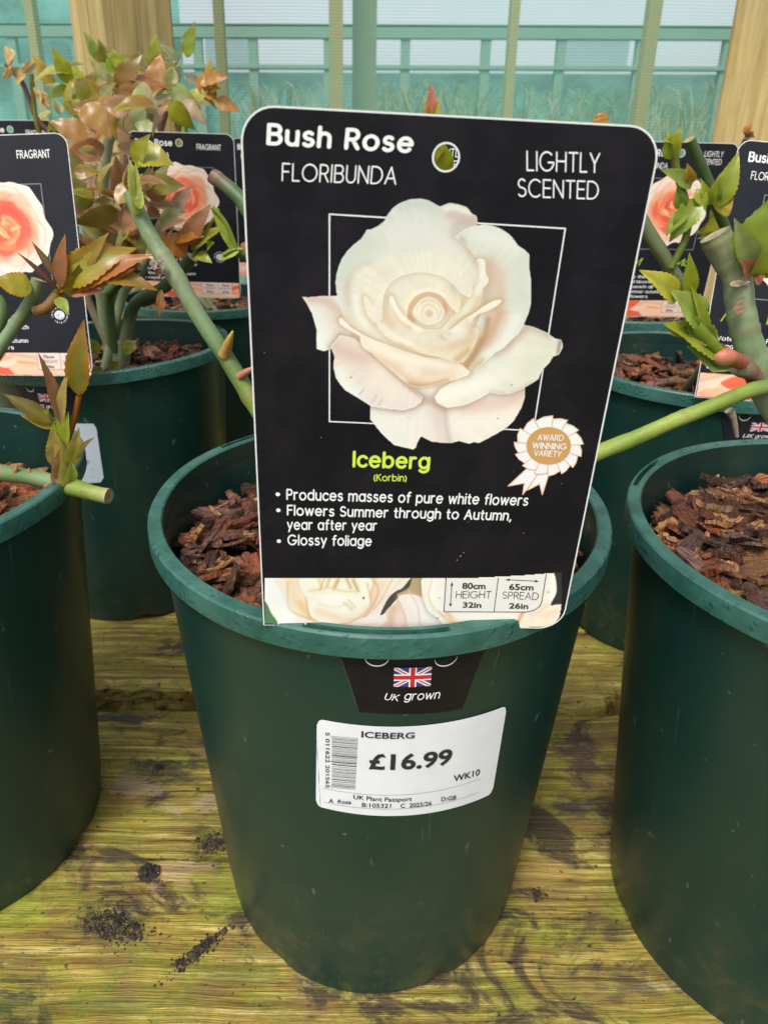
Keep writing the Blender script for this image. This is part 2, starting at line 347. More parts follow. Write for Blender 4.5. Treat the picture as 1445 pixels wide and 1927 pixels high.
pots['r3'] = pot(*R3, [(120, 10)], 'far green pot at right holding the peach rose tag marked lightly scented', seed=8)
pots['l4'] = pot(*L4, [(120, 10)], 'far green pot hidden behind the peach rose tag of the left edge', seed=9)
pots['c4'] = pot(*C4, [(120, 10)], 'farthest green pot, only its peach tag peeping out beside the big tag', seed=10)

# ------------------------------------------------------------------ bark mulch
BARKC = [(.165, .050, .022), (.260, .085, .032), (.120, .050, .036), (.22, .105, .040), (.36, .185, .070), (.065, .028, .016), (.150, .075, .060), (.28, .075, .025), (.045, .022, .016), (.40, .25, .12)]
BARKW = [6, 4, 5, 4, 3, 6, 3, 2, 5, 1]
def chip(k, P, L, Wd, T, rot, col, rg, bend):
    n1, n2 = 6, 3; vs = []; uv = []; u0, v0 = rg.random()*50, rg.random()*50
    ja = [1+rg.uniform(-.35, .25) for _ in range(n1+1)]; jb = [1+rg.uniform(-.35, .25) for _ in range(n1+1)]
    en = [rg.uniform(-.18, .18) for _ in range(n2+1)]; en2 = [rg.uniform(-.18, .18) for _ in range(n2+1)]
    for side in (0, 1):
        for i in range(n1+1):
            for j in range(n2+1):
                a = i/n1*2-1; b = j/n2*2-1
                taper = 1-.35*abs(a)**3
                x = L/2*(a+(en[j] if i == 0 else en2[j] if i == n1 else 0)); y = Wd/2*b*taper*(ja[i] if b < 0 else jb[i])
                z = bend*(a*a)*L*.5 + rg.uniform(-1, 1)*T*.28 + (T/2 if side else -T/2)
                vs.append(P + rot @ Vector((x, y, z))); uv.append((x+u0, y+v0))
    q = (n1+1)*(n2+1); I = lambda s_, i, j: s_*q+i*(n2+1)+j; fs = []
    for i in range(n1):
        for j in range(n2):
            fs += [(I(1, i, j), I(1, i+1, j), I(1, i+1, j+1), I(1, i, j+1)), (I(0, i, j), I(0, i, j+1), I(0, i+1, j+1), I(0, i+1, j))]
        fs += [(I(0, i, 0), I(0, i+1, 0), I(1, i+1, 0), I(1, i, 0)), (I(0, i+1, n2), I(0, i, n2), I(1, i, n2), I(1, i+1, n2))]
    for j in range(n2):
        fs += [(I(0, 0, j+1), I(0, 0, j), I(1, 0, j), I(1, 0, j+1)), (I(0, n1, j), I(0, n1, j+1), I(1, n1, j+1), I(1, n1, j))]
    k.add(vs, fs, col, uv)
def mulch(key, n, level, label, seed, big=1.0):
    rg = random.Random(seed); Mx = pots[key][1]; k = MB(); R0 = RBODY-.008
    ph = [rg.random()*6 for _ in range(4)]
    def hgt(x, y): return level+.006*math.sin(x*38+ph[0])*math.cos(y*33+ph[1])+.003*math.sin(x*90+ph[2])*math.sin(y*85+ph[3])
    # dark packed layer beneath the chips
    vs = [(0, 0, hgt(0, 0)-.012)]; rings = 8; seg = 40
    for i in range(1, rings+1):
        for j in range(seg):
            t = 2*math.pi*j/seg; r = (R0+.002)*i/rings; x, y = r*math.cos(t), r*math.sin(t); vs.append((x, y, hgt(x, y)-.011))
    fs = [(0, 1+j, 1+(j+1) % seg) for j in range(seg)]
    for i in range(rings-1):
        for j in range(seg): a = 1+i*seg; fs.append((a+j, a+seg+j, a+seg+(j+1) % seg, a+(j+1) % seg))
    k.add([Mx @ Vector(q) for q in vs], fs, (.03, .016, .011), [(q[0], q[1]) for q in vs])
    for i in range(n):
        r = R0*math.sqrt(rg.random())*.98; t = rg.random()*2*math.pi; u = rg.random()
        L = (rg.uniform(.017, .036) if u < .42 else rg.uniform(.006, .016))*big
        if u > .90: L = rg.uniform(.012, .030); Wd = rg.uniform(.001, .0022); T = .0012
        else: Wd = L*rg.uniform(.28, .62); T = rg.uniform(.0012, .0036)
        r = min(r, R0-L*.42); x, y = r*math.cos(t), r*math.sin(t)
        tilt = rg.gauss(0, .24)+(.5 if rg.random() < .12 else 0)
        z = hgt(x, y)+rg.uniform(-.009, .003)+(i/n)*.003
        if u > .90: z += .003
        rot = (Matrix.Rotation(rg.random()*6.28, 3, 'Z') @ Matrix.Rotation(tilt, 3, 'Y') @ Matrix.Rotation(rg.gauss(0, .3), 3, 'X'))
        c = rg.choices(BARKC, BARKW)[0]; f = rg.uniform(.9, 1.9)
        if u > .90: c = rg.choice([(.42, .27, .13), (.30, .15, .06), (.12, .06, .04)])
        chip(k, Mx @ Vector((x, y, z)), L, Wd, T, Mx.to_3x3() @ rot, tuple(min(.8, a*f) for a in c), rg, rg.uniform(-.12, .22))
    o = k.build('bark_mulch', M_BARK); tag(o, label, 'bark mulch', 'bark mulch topping the pots', 'stuff'); return o
mulch('c', 1250, .254, 'coarse reddish bark chips around the big tag in the middle pot', 11)
mulch('r', 1250, .258, 'purple brown bark chips in the pot at the right edge', 12)
mulch('l', 800, .246, 'dark bark chips behind the cut cane in the left edge pot', 13)
mulch('bl', 500, .256, 'fine brown bark chips in the pot under the leafy bronze bush', 14, .8)
mulch('br', 500, .256, 'brown bark chips in the pot above the green diagonal cane', 15)
mulch('bc', 150, .25, 'bark chips in the pot hidden behind the big tag', 16)
mulch('l3', 250, .262, 'bark chips in the far pot of the complete peach rose tag', 17)
mulch('r3', 250, .258, 'bark chips in the far pot of the right peach rose tag', 18)

# ------------------------------------------------------------------ flat lettering drawn as round-ended strokes
def A(cx, cy, rx, ry, a, b, n=None):
    n = n or max(4, int(abs(b-a)/15)); return [(cx+rx*math.cos(R_(a+(b-a)*i/n)), cy+ry*math.sin(R_(a+(b-a)*i/n))) for i in range(n+1)]
def O(cx, cy, rx, ry): return A(cx, cy, rx, ry, 90, 450, 26)[:-1]+['loop']
GL = {
 'A': (.74, [[(0, 0), (.37, 1)], [(.37, 1), (.74, 0)], [(.13, .33), (.61, .33)]]),
 'B': (.58, [[(0, 0), (0, 1)], [(0, 1), (.3, 1)]+A(.32, .765, .22, .235, 90, -90)+[(0, .53)], [(.3, .53)]+A(.32, .265, .26, .265, 90, -90)+[(0, 0)]]),
 'C': (.80, [A(.46, .5, .46, .5, 48, 312)]), 'D': (.74, [[(0, 0), (0, 1)], [(0, 1), (.24, 1)]+A(.26, .5, .48, .5, 90, -90)+[(0, 0)]]),
 'E': (.50, [[(0, 0), (0, 1)], [(0, 1), (.5, 1)], [(0, .53), (.45, .53)], [(0, 0), (.5, 0)]]),
 'F': (.48, [[(0, 0), (0, 1)], [(0, 1), (.48, 1)], [(0, .53), (.42, .53)]]),
 'G': (.93, [A(.47, .5, .47, .5, 48, 353), [(.56, .45), (.93, .45)]]), 'H': (.62, [[(0, 0), (0, 1)], [(.62, 0), (.62, 1)], [(0, .53), (.62, .53)]]),
 'I': (0, [[(0, 0), (0, 1)]]), 'K': (.58, [[(0, 0), (0, 1)], [(.54, 1), (.02, .48)], [(.16, .6), (.58, 0)]]),
 'L': (.44, [[(0, 1), (0, 0)], [(0, 0), (.44, 0)]]), 'M': (.86, [[(0, 0), (.08, 1)], [(.08, 1), (.43, .2)], [(.43, .2), (.78, 1)], [(.78, 1), (.86, 0)]]),
 'N': (.66, [[(0, 0), (0, 1)], [(0, 1), (.66, 0)], [(.66, 0), (.66, 1)]]), 'O': (.98, [O(.49, .5, .49, .5)]),
 'P': (.52, [[(0, 0), (0, 1)], [(0, 1), (.28, 1)]+A(.28, .73, .24, .27, 90, -90)+[(0, .46)]]),
 'R': (.56, [[(0, 0), (0, 1)], [(0, 1), (.28, 1)]+A(.28, .74, .25, .26, 90, -90)+[(0, .48)], [(.28, .48), (.56, 0)]]),
 'S': (.54, [A(.27, .755, .24, .245, 38, 270)+A(.27, .26, .27, .25, 88, -145)]), 'T': (.58, [[(0, 1), (.58, 1)], [(.29, 1), (.29, 0)]]),
 'U': (.60, [[(0, 1), (0, .3)]+A(.3, .3, .3, .3, 180, 360)+[(.6, 1)]]), 'V': (.68, [[(0, 1), (.34, 0)], [(.34, 0), (.68, 1)]]),
 'W': (1.04, [[(0, 1), (.27, 0)], [(.27, 0), (.52, .95)], [(.52, .95), (.77, 0)], [(.77, 0), (1.04, 1)]]), 'Y': (.62, [[(0, 1), (.31, .46)], [(.62, 1), (.31, .46)], [(.31, .46), (.31, 0)]]),
 'a': (.60, [O(.3, .36, .3, .36), [(.6, .72), (.6, 0)]]), 'b': (.60, [[(0, 1.02), (0, 0)], O(.3, .36, .3, .36)]), 'c': (.52, [A(.31, .36, .31, .36, 42, 318)]),
 'd': (.60, [O(.3, .36, .3, .36), [(.6, 1.02), (.6, 0)]]), 'e': (.62, [[(.02, .38), (.61, .38)], A(.31, .36, .31, .36, 4, 318)]),
 'f': (.34, [A(.32, .84, .18, .18, 80, 180)+[(.14, 0)], [(0, .66), (.32, .66)]]), 'g': (.60, [O(.3, .36, .3, .36), [(.6, .72), (.6, -.04)]+A(.3, -.04, .3, .25, 0, -145)]),
 'h': (.50, [[(0, 1.02), (0, 0)], A(.25, .45, .25, .27, 180, 0)+[(.5, 0)]]), 'i': (0, [[(0, .72), (0, 0)], [(0, .98), (0, .985)]]), 'l': (0, [[(0, 1.02), (0, 0)]]),
 'k': (.46, [[(0, 1.02), (0, 0)], [(.42, .7), (.04, .32)], [(.15, .42), (.46, 0)]]), 'j': (.05, [[(.05, .72), (.05, -.3)]]),
 'm': (.88, [[(0, .72), (0, 0)], A(.22, .48, .22, .24, 180, 0)+[(.44, 0)], A(.66, .48, .22, .24, 180, 0)+[(.88, 0)]]),
 'n': (.50, [[(0, .72), (0, 0)], A(.25, .45, .25, .27, 180, 0)+[(.5, 0)]]), 'o': (.64, [O(.32, .36, .32, .36)]), 'p': (.60, [[(0, .72), (0, -.3)], O(.3, .36, .3, .36)]),
 'r': (.34, [[(0, .72), (0, 0)], A(.24, .44, .24, .28, 180, 70)]), 's': (.44, [A(.23, .545, .19, .175, 38, 270)+A(.22, .185, .22, .185, 88, -145)]),
 't': (.32, [[(.13, .95), (.13, .17)]+A(.28, .17, .15, .17, 180, 280), [(0, .68), (.30, .68)]]), 'u': (.50, [[(0, .72), (0, .27)]+A(.25, .27, .25, .27, 180, 360), [(.5, .72), (.5, 0)]]),
 'v': (.52, [[(0, .72), (.26, 0)], [(.26, 0), (.52, .72)]]), 'w': (.82, [[(0, .72), (.2, 0)], [(.2, 0), (.41, .68)], [(.41, .68), (.62, 0)], [(.62, 0), (.82, .72)]]),
 'y': (.54, [[(0, .72), (.28, .06)], [(.54, .72), (.16, -.28)]]), ',': (.06, [[(.06, .02), (0, -.18)]]), '(': (.14, [A(.42, .36, .42, .62, 130, 230)]), ')': (.14, [A(-.28, .36, .42, .62, 50, -50)]),
 '.': (0, [[(0, .02), (0, .025)]]), ' ': (.22, []), '-': (.3, [[(0, .4), (.3, .4)]]),
}
def strip(k, pts, hw, P, off, mi=0):
    """one ribbon of half width hw along pts, round ends; P maps (x, y, off) to space"""
    loop = isinstance(pts[-1], str)
    if loop: pts = pts[:-1]
    q = np.array(pts, float); n = len(q)
    if loop: t = np.roll(q, -1, 0)-np.roll(q, 1, 0)
    else:
        t = np.zeros_like(q); t[1:-1] = q[2:]-q[:-2]; t[0] = q[1]-q[0]; t[-1] = q[-1]-q[-2]
    t /= np.linalg.norm(t, axis=1)[:, None]+1e-12; nn = np.stack([-t[:, 1], t[:, 0]], 1)
    L = q+nn*hw; Rr = q-nn*hw
    vs = [P(a[0], a[1], off) for a in L]+[P(a[0], a[1], off) for a in Rr]
    fs = [(i, n+i, n+(i+1) % n, (i+1) % n) for i in range(n if loop else n-1)]
    if not loop:
        for e, sg in ((0, 1), (n-1, -1)):
            b = math.atan2(nn[e][1], nn[e][0]); arc = []
            for j in range(1, 7):
                a = b+sg*math.pi*j/7; arc.append(len(vs)); vs.append(P(q[e][0]+hw*math.cos(a), q[e][1]+hw*math.sin(a), off))
            fs.append(tuple([e]+arc+[n+e]) if sg > 0 else tuple([n+e]+arc[::-1]+[e]))
    k.add(vs, fs, mi=mi)
def layout(txt, hw, sp):
    x = 0; out = []
    for ch in txt:
        wd, st = GL[ch]; out += [([(a if isinstance(a, str) else (a[0]+x, a[1])) for a in q]) for q in st]
        x += wd + (sp+2*hw)
    return out, x-(sp+2*hw)
def rtext(k, txt, a, b, c, P, weight=.1, sp=.14, off=.00012, mi=0, slant=0.0):
    """a, b: left and right end of the baseline, c: top of the first capital, all in (u, v)"""
    hw = weight/2; st, w_ = layout(txt, hw, sp); a, b, c = (np.array(q, float) for q in (a, b, c))
    def M(x, y, o):
        X = (x+hw+slant*y)/(w_+2*hw); Y = (y*(1-2*hw)+hw); p = a+(b-a)*X+(c-a)*Y; return P(p[0], p[1], o)
    for i, q in enumerate(st): strip(k, q, hw, M, off+(i % 5)*.000025, mi)
_tc = {}
def sans(txt, bold=0.0):
    """outline of a line of plain sans lettering as a flat mesh, x from 0"""
    if (txt, bold) not in _tc:
        cu = bpy.data.curves.new('t', 'FONT'); cu.body = txt; cu.offset = bold; cu.resolution_u = 3; o = bpy.data.objects.new('t', cu); COL.objects.link(o)
        me = bpy.data.meshes.new_from_object(o.evaluated_get(bpy.context.evaluated_depsgraph_get()))
        v = np.array([q.co[:] for q in me.vertices]) if len(me.vertices) else np.zeros((0, 3)); f = [tuple(p.vertices) for p in me.polygons]
        bpy.data.objects.remove(o); _tc[(txt, bold)] = (v, f)
    return _tc[(txt, bold)]
def stext(k, txt, a, b, c, P, bold=0.0, off=.0001, mi=0):
    v, f = sans(txt, bold); a, b, c = (np.array(q, float) for q in (a, b, c))
    x0, x1 = v[:, 0].min(), v[:, 0].max(); hcap = .729
    k.add([P(*(a+(b-a)*((q[0]-x0)/(x1-x0))+(c-a)*(q[1]/hcap)), off) for q in v], f, mi=mi)
def poly(k, pts, P, off, mi=0): k.add([P(a, b, off) for a, b in pts], [tuple(range(len(pts)))], mi=mi)

# ------------------------------------------------------------------ printed photographs: colour worked out petal by petal on a grid
def sdist(pts, X, Y, closed):
    p = np.array(pts, float); a = p; b = np.roll(p, -1, 0)
    if not closed: a, b = p[:-1], p[1:]
    d = np.full(X.shape, 1e9)
    for (ax, ay), (bx, by) in zip(a, b):
        ux, uy = bx-ax, by-ay; L = ux*ux+uy*uy+1e-9; t = np.clip(((X-ax)*ux+(Y-ay)*uy)/L, 0, 1); d = np.minimum(d, (X-ax-t*ux)**2+(Y-ay-t*uy)**2)
    return np.sqrt(d)
def spl(pts, closed, n=6):
    p = np.array(pts, float); N = len(p); out = []
    for i in range(N if closed else N-1):
        if closed: a, b, c, d = p[(i-1) % N], p[i], p[(i+1) % N], p[(i+2) % N]
        else: a, b, c, d = p[max(i-1, 0)], p[i], p[i+1], p[min(i+2, N-1)]
        for j in range(n):
            t = j/n; out.append(.5*((2*b)+(c-a)*t+(2*a-5*b+4*c-d)*t*t+(3*b-a-3*c+d)*t**3))
    if not closed: out.append(p[-1])
    return np.array(out)
def inside(pts, X, Y):
    r = np.zeros(X.shape, bool); p = np.array(pts, float); q = np.roll(p, -1, 0)
    for (ax, ay), (bx, by) in zip(p, q):
        if ay == by: continue
        r ^= ((ay > Y) != (by > Y)) & (X < (bx-ax)*(Y-ay)/(by-ay)+ax)
    return r
class Paint:
    def __init__(k, x0, x1, y0, y1, step, ground=None):
        k.xs = np.arange(x0, x1+step*.5, step); k.ys = np.arange(y0, y1+step*.5, step); k.X, k.Y = np.meshgrid(k.xs, k.ys); k.step = step
        k.C = np.zeros(k.X.shape+(3,)); k.al = np.zeros(k.X.shape)
        if ground is not None: k.C[:] = ground; k.al[:] = 1
        r = np.random.default_rng(5); k.noise = np.zeros(k.X.shape); mx_, my_ = (x0+x1)/2, (y0+y1)/2; an_ = np.arctan2(k.Y-my_, k.X-mx_); k.vein = an_*46+5*np.sin(an_*7)+np.hypot(k.X-mx_, k.Y-my_)/(x1-x0)*9
        for sc, am in ((26, .5), (11, .3), (5, .2)):
            gx = r.normal(size=(int((k.ys[-1]-k.ys[0])/step/sc*1.6)+3, int((k.xs[-1]-k.xs[0])/step/sc*1.6)+3))
            iy = np.linspace(0, gx.shape[0]-1.001, k.X.shape[0]); ix = np.linspace(0, gx.shape[1]-1.001, k.X.shape[1])
            y0_, x0_ = iy.astype(int), ix.astype(int); fy, fx = (iy-y0_)[:, None], (ix-x0_)[None]
            fy = fy*fy*(3-2*fy); fx = fx*fx*(3-2*fx)
            k.noise += am*(gx[y0_][:, x0_]*(1-fy)*(1-fx)+gx[y0_+1][:, x0_]*fy*(1-fx)+gx[y0_][:, x0_+1]*(1-fy)*fx+gx[y0_+1][:, x0_+1]*fy*fx)
    def petal(k, pts, col, strokes=(), edge=None, shadow=None, sm=True, soft=1.0, closed_n=6, fade=None):
        P = spl(pts, True, closed_n) if sm else np.array(pts, float); d = sdist(P, k.X, k.Y, True); ins = inside(P, k.X, k.Y); sd = np.where(ins, -d, d)
        fd = 1-np.exp(-(sdist(spl(fade[0], False), k.X, k.Y, False)/fade[1])**2) if fade else 1
        if shadow:                                   # the printed shade a petal casts on what lies behind it
            a = shadow[0]*np.exp(-(np.maximum(sd, 0)/shadow[1])**1.3)*(~ins)*(k.al > .5)*fd; k.C += (np.array(s(*shadow[2]))-k.C)*a[..., None]
        a = np.clip(.5-sd/(k.step*soft), 0, 1)*fd
        c = np.zeros_like(k.C)+np.array(s(*col)); c *= (1+.030*k.noise+.016*np.sin(k.vein))[..., None]
        for st in strokes:
            q, wd, cc, am = st; dd = sdist(spl(q, False), k.X, k.Y, False) if len(q) > 1 else np.hypot(k.X-q[0][0], k.Y-q[0][1])
            e = am*np.exp(-(dd/wd)**2); c += (np.array(s(*cc))-c)*e[..., None]
        if edge: e = edge[1]*np.exp(-(d/edge[0])**2); c += (np.array(s(*edge[2]))-c)*e[..., None]
        k.C += (c-k.C)*a[..., None]; k.al = np.maximum(k.al, a); return k
    def line(k, q, wd, cc, am=1.0, keep=True):
        dd = sdist(spl(q, False), k.X, k.Y, False); e = am*np.exp(-(dd/wd)**2)*(k.al if keep else 1); k.C += (np.array(s(*cc))-k.C)*e[..., None]
    def mesh(k, fn, off, keepall=False, clip=None):
        ok = k.al > .02
        if clip is not None: ok &= clip(k.X, k.Y)
        H, W_ = k.X.shape; idx = -np.ones((H, W_), int)
        q = ok[:-1, :-1] & ok[1:, :-1] & ok[:-1, 1:] & ok[1:, 1:]
        use = np.zeros((H, W_), bool); use[:-1, :-1] |= q; use[1:, :-1] |= q; use[:-1, 1:] |= q; use[1:, 1:] |= q
        idx[use] = np.arange(use.sum()); mb = MB()
        pts = fn(k.X[use], k.Y[use], off); mb.v = pts.tolist(); mb.c = np.clip(k.C[use], 0, 1).tolist()
        yy, xx = np.nonzero(q); mb.f = list(zip(idx[yy+1, xx].tolist(), idx[yy+1, xx+1].tolist(), idx[yy, xx+1].tolist(), idx[yy, xx].tolist())); mb.m = [0]*len(mb.f)
        return mb

# ------------------------------------------------------------------ the tags
class Frame:
    """a tag's plane: U along its width, V up, N towards the viewer"""
    def __init__(k, P0, U, V, W, H):
        k.P0, k.U, k.V, k.W, k.H = P0, U, V, W, H; k.N = U.cross(V).normalized()
        k.a = [np.array(q) for q in (P0, U, V, k.N)]
    def P(k, u, v, off=0.0): return k.P0+k.U*u+k.V*v+k.N*off
    def Pn(k, u, v, off=0.0): return k.a[0]+np.outer(u, k.a[1])+np.outer(v, k.a[2])+k.a[3]*off
    def uv(k, px, py):
        d = ray(px, py); t = (k.P0-CAMP).dot(k.N)/d.dot(k.N); q = CAMP+d*t-k.P0
        uu, vv, uv_ = k.U.dot(k.U), k.V.dot(k.V), k.U.dot(k.V); a, b = q.dot(k.U), q.dot(k.V); D = uu*vv-uv_*uv_
        return (a*vv-b*uv_)/D, (b*uu-a*uv_)/D
    def pxn(k, X, Y, off=0.0):
        R3, U3, F3 = (np.array(q) for q in (_R, _U, _F)); d = F3+np.outer((X-OFX-PW/2)/FPX, R3)-np.outer((Y-OFY-PH/2)/FPX, U3)
        t = ((k.a[0]-np.array(CAMP))@k.a[3])/(d@k.a[3]); return np.array(CAMP)+d*t[:, None]+k.a[3]*off
V0, V1, V2, V3 = (Vector(q) for q in ((-.03357979, .22977844, .47105273), (.09116801, .23581326, .46589828), (.08743302, .25457177, .27449096), (-.03731477, .24853695, .27964541)))
MAINF = Frame(V3, (V2-V3).normalized(), (V0-V3).normalized(), (V2-V3).length, (V0-V3).length)
def poseframe(x, y, z, yaw, lean, rl, W=.125, H=.1925):
    X = Vector((math.cos(yaw), math.sin(yaw), 0)); N = Vector((-math.sin(yaw), math.cos(yaw), 0)); V = Vector((0, 0, 1))*math.cos(lean)-N*math.sin(lean)
    X2 = X*math.cos(rl)+V*math.sin(rl); V2_ = V*math.cos(rl)-X*math.sin(rl); return Frame(Vector((x, y, z))-X2*(W/2), X2, V2_, W, H)
def card_outline(W, H, r=.010, rb=.010, n=8):
    o = []
    for cx, cy, a0, rr in ((W-rb, rb, -90, rb), (W-r, H-r, 0, r), (r, H-r, 90, r), (0.0, 0.0, 180, 0)):
        if rr == 0: o.append((0, 0)); continue
        o += [(cx+rr*math.cos(R_(a0+90*i/n)), cy+rr*math.sin(R_(a0+90*i/n))) for i in range(n+1)]
    return o
def card(fr, e, hole, hr, material, th=.0006, notch=None):
    """black card with rounded corners, pale cut edge, a punched hole"""
    W, H = fr.W, fr.H; o = card_outline(W, H); n = 28
    bm = bmesh.new(); ov = [bm.verts.new((a, b, 0)) for a, b in o]; hv = [bm.verts.new((hole[0]+hr*math.cos(2*math.pi*i/n), hole[1]+hr*math.sin(2*math.pi*i/n), 0)) for i in range(n)]
    es = [bm.edges.new((L[i], L[(i+1) % len(L)])) for L in (ov, hv) for i in range(len(L))]
    r = bmesh.ops.triangle_fill(bm, use_beauty=True, use_dissolve=False, edges=es)
    fr_, vs_ = [], list(bm.verts); ix = {v: i for i, v in enumerate(vs_)}
    for f in bm.faces:
        c = f.calc_center_median()
        if (c.x-hole[0])**2+(c.y-hole[1])**2 < (hr*.93)**2: continue
        t = [ix[v] for v in f.verts]
        if f.normal.z < 0 or f.calc_area() and (vs_[t[1]].co-vs_[t[0]].co).cross(vs_[t[2]].co-vs_[t[0]].co).z < 0: t.reverse()
        fr_.append(tuple(t))
    N = len(vs_); k = MB(); V = [fr.P(v.co.x, v.co.y, 0) for v in vs_]+[fr.P(v.co.x, v.co.y, -th) for v in vs_]
    k.add(V, fr_); k.f += [tuple(i+N for i in reversed(t)) for t in fr_]; k.m += [0]*len(fr_)
    nO = len(ov)
    for base, cnt in ((0, nO), (nO, n)):
        for i in range(cnt): a, b = base+i, base+(i+1) % cnt; k.f.append((a, b, b+N, a+N) if base else (a, a+N, b+N, b)); k.m.append(1)
    bm.free()
    # pale cut edge seen as a fine rim along the outline and the hole
    for L, lp in ((o, 1), ([(hole[0]+hr*math.cos(2*math.pi*i/n), hole[1]+hr*math.sin(2*math.pi*i/n)) for i in range(n)], 1)):
        strip(k, [(a, b) for a, b in L]+['loop'], .00028, fr.P, .00003, 1)
    return k.build('card', [material, M_EDGE], e)
def tag_empty(fr, label, group='black plant tags standing in the front rims of the pots'):
    c = fr.P(fr.W/2, 0); X = fr.U.normalized(); Y = -fr.N; Z = X.cross(Y).normalized()
    M = Matrix(((X.x, Y.x, Z.x, c.x), (X.y, Y.y, Z.y, c.y), (X.z, Y.z, Z.z, c.z), (0, 0, 0, 1))); e = empty('plant_tag', M=M); tag(e, label, 'plant tag', group); return e

# --- wall of a pot as a surface to stick things on: (angle, height) -> space
class Wall:
    def __init__(k, key): k.M = pots[key][1]; k.I = k.M.inverted(); k.o = k.I @ CAMP
    def P(k, th, z, off=0.0): r = r_wall(z)+off; return k.M @ Vector((r*math.cos(th), r*math.sin(th), z))
    def uv(k, px, py):
        d = k.I.to_3x3() @ ray(px, py); o = k.o; sl = (RBODY-RB-.0008)/ZB; r0 = RB+.0008
        a = d.x**2+d.y**2-(sl*d.z)**2; b = 2*(o.x*d.x+o.y*d.y-sl*d.z*(r0+sl*o.z)); c = o.x**2+o.y**2-(r0+sl*o.z)**2
        t = (-b-math.sqrt(max(0, b*b-4*a*c)))/(2*a); p = o+d*t; return math.atan2(p.y, p.x), p.z
def patch(k, W, quad, off, nu=24, nv=4, mi=0, rc=0.0, asp=2.0):
    """a sheet on the wall: quad = four (angle, height) corners TL TR BR BL; rc rounds the corners"""
    TL, TR, BR_, BL_ = (np.array(q) for q in quad)
    f = lambda a, b: (TL*(1-a)+TR*a)*b+(BL_*(1-a)+BR_*a)*(1-b)
    vs = []
    for i in range(nu+1):
        a = i/nu; cut = 0
        e = min(a, 1-a)*asp
        if rc and e < rc: cut = rc-math.sqrt(max(0, rc*rc-(rc-e)**2))
        for j in range(nv+1):
            b = cut+(1-2*cut)*j/nv; th, z = f(a, b); vs.append(W.P(th, z, off))
    fs = [(i*(nv+1)+j, (i+1)*(nv+1)+j, (i+1)*(nv+1)+j+1, i*(nv+1)+j+1) for i in range(nu) for j in range(nv)]
    k.add(vs, fs, mi=mi); return f
def union_flag(k, P, a, b, c, off):
    """Union flag over the parallelogram a (bottom left), b (bottom right), c (top left); material slots 0 white 1 blue 2 red"""
    a, b, c = (np.array(q, float) for q in (a, b, c)); M = lambda x, y, o: P(*(a+(b-a)*x+(c-a)*y), o)
    def q(x0, y0, x1, y1, o, mi):
        n = 6; vs = [M(x0+(x1-x0)*i/n, y, o) for i in range(n+1) for y in (y0, y1)]; k.add(vs, [(2*i, 2*i+2, 2*i+3, 2*i+1) for i in range(n)], mi=mi)
    q(0, 0, 1, 1, off, 1); d = .00003
    for sgn in (1, -1):
        for hw, o, mi in ((.085, off+d*(2 if sgn > 0 else 3), 0), (.028, off+d*(4 if sgn > 0 else 5), 2)):
            pts = [(0, 0), (1, 1)] if sgn > 0 else [(0, 1), (1, 0)]; n = 8; vs = []
            for i in range(n+1):
                x = i/n; yc = x if sgn > 0 else 1-x
                vs += [M(x, max(0, min(1, yc-hw*1.35)), o), M(x, max(0, min(1, yc+hw*1.35)), o)]
            k.add(vs, [(2*i, 2*i+2, 2*i+3, 2*i+1) for i in range(n)], mi=mi)
    q(0, .33, 1, .67, off+d*6, 0); q(.4, 0, .6, 1, off+d*7, 0); q(0, .40, 1, .60, off+d*8, 2); q(.44, 0, .56, 1, off+d*9, 2)

# =================== the big tag
F = MAINF; uv = F.uv
E1 = tag_empty(F, 'big black tag with a white rose photo, titled Iceberg, in the middle pot')
hr = .0032*1.05; h0 = uv(839, 296)
card(F, E1, h0, .00395, M_CARD)
def grp(*rows): return rows
k = MB(); rtext(k, 'Bush Rose', uv(501, 274), uv(776, 290), uv(503, 230), F.P, .21, .10)
rtext(k, 'FLORIBUNDA', uv(530, 341), uv(745, 348), uv(531, 306), F.P, .095, .13)
rtext(k, 'LIGHTLY', uv(990, 322), uv(1127, 326), uv(991, 283), F.P, .095, .12, slant=-.04)
rtext(k, 'SCENTED', uv(973, 371), uv(1125, 376), uv(974, 335), F.P, .095, .12, slant=-.04)
def para(k, txt, a, b, hpx, wt=.17): rtext(k, txt, uv(*a), uv(*b), uv(a[0], a[1]-hpx), F.P, wt, .09)
para(k, 'Produces masses of pure white flowers', (539, 941), (992, 952), 22)
para(k, 'Flowers Summer through to Autumn,', (540, 970), (961, 980), 21)
para(k, 'year after year', (540, 997), (709, 999), 21); para(k, 'Glossy foliage', (541, 1026), (699, 1028), 21)
for bx, by in ((523, 930), (524, 960), (525, 1018)):
    c = uv(bx, by); poly(k, [(c[0]+.00085*math.cos(t*.5236), c[1]+.00085*math.sin(t*.5236)) for t in range(12)], F.P, .0001)
k.build('lettering', M_WHITE, E1)
k = MB(); rtext(k, 'Iceberg', uv(663, 880), uv(808, 884), uv(664, 847), F.P, .20, .08); rtext(k, '(Korbin)', uv(703, 905), uv(765, 906), uv(703, 891), F.P, .15, .10)
k.build('variety_name', M_LIME, E1)
k = MB()
for a, b in (((620, 403), (1063, 430)), ((1063, 430), (1003, 810)), ((1003, 810), (620, 793)), ((620, 793), (620, 403))): strip(k, [uv(*a), uv(*b)], .00022, F.P, .00006+.00001*a[0]/300)
k.build('frame_line', M_WHITE, E1)

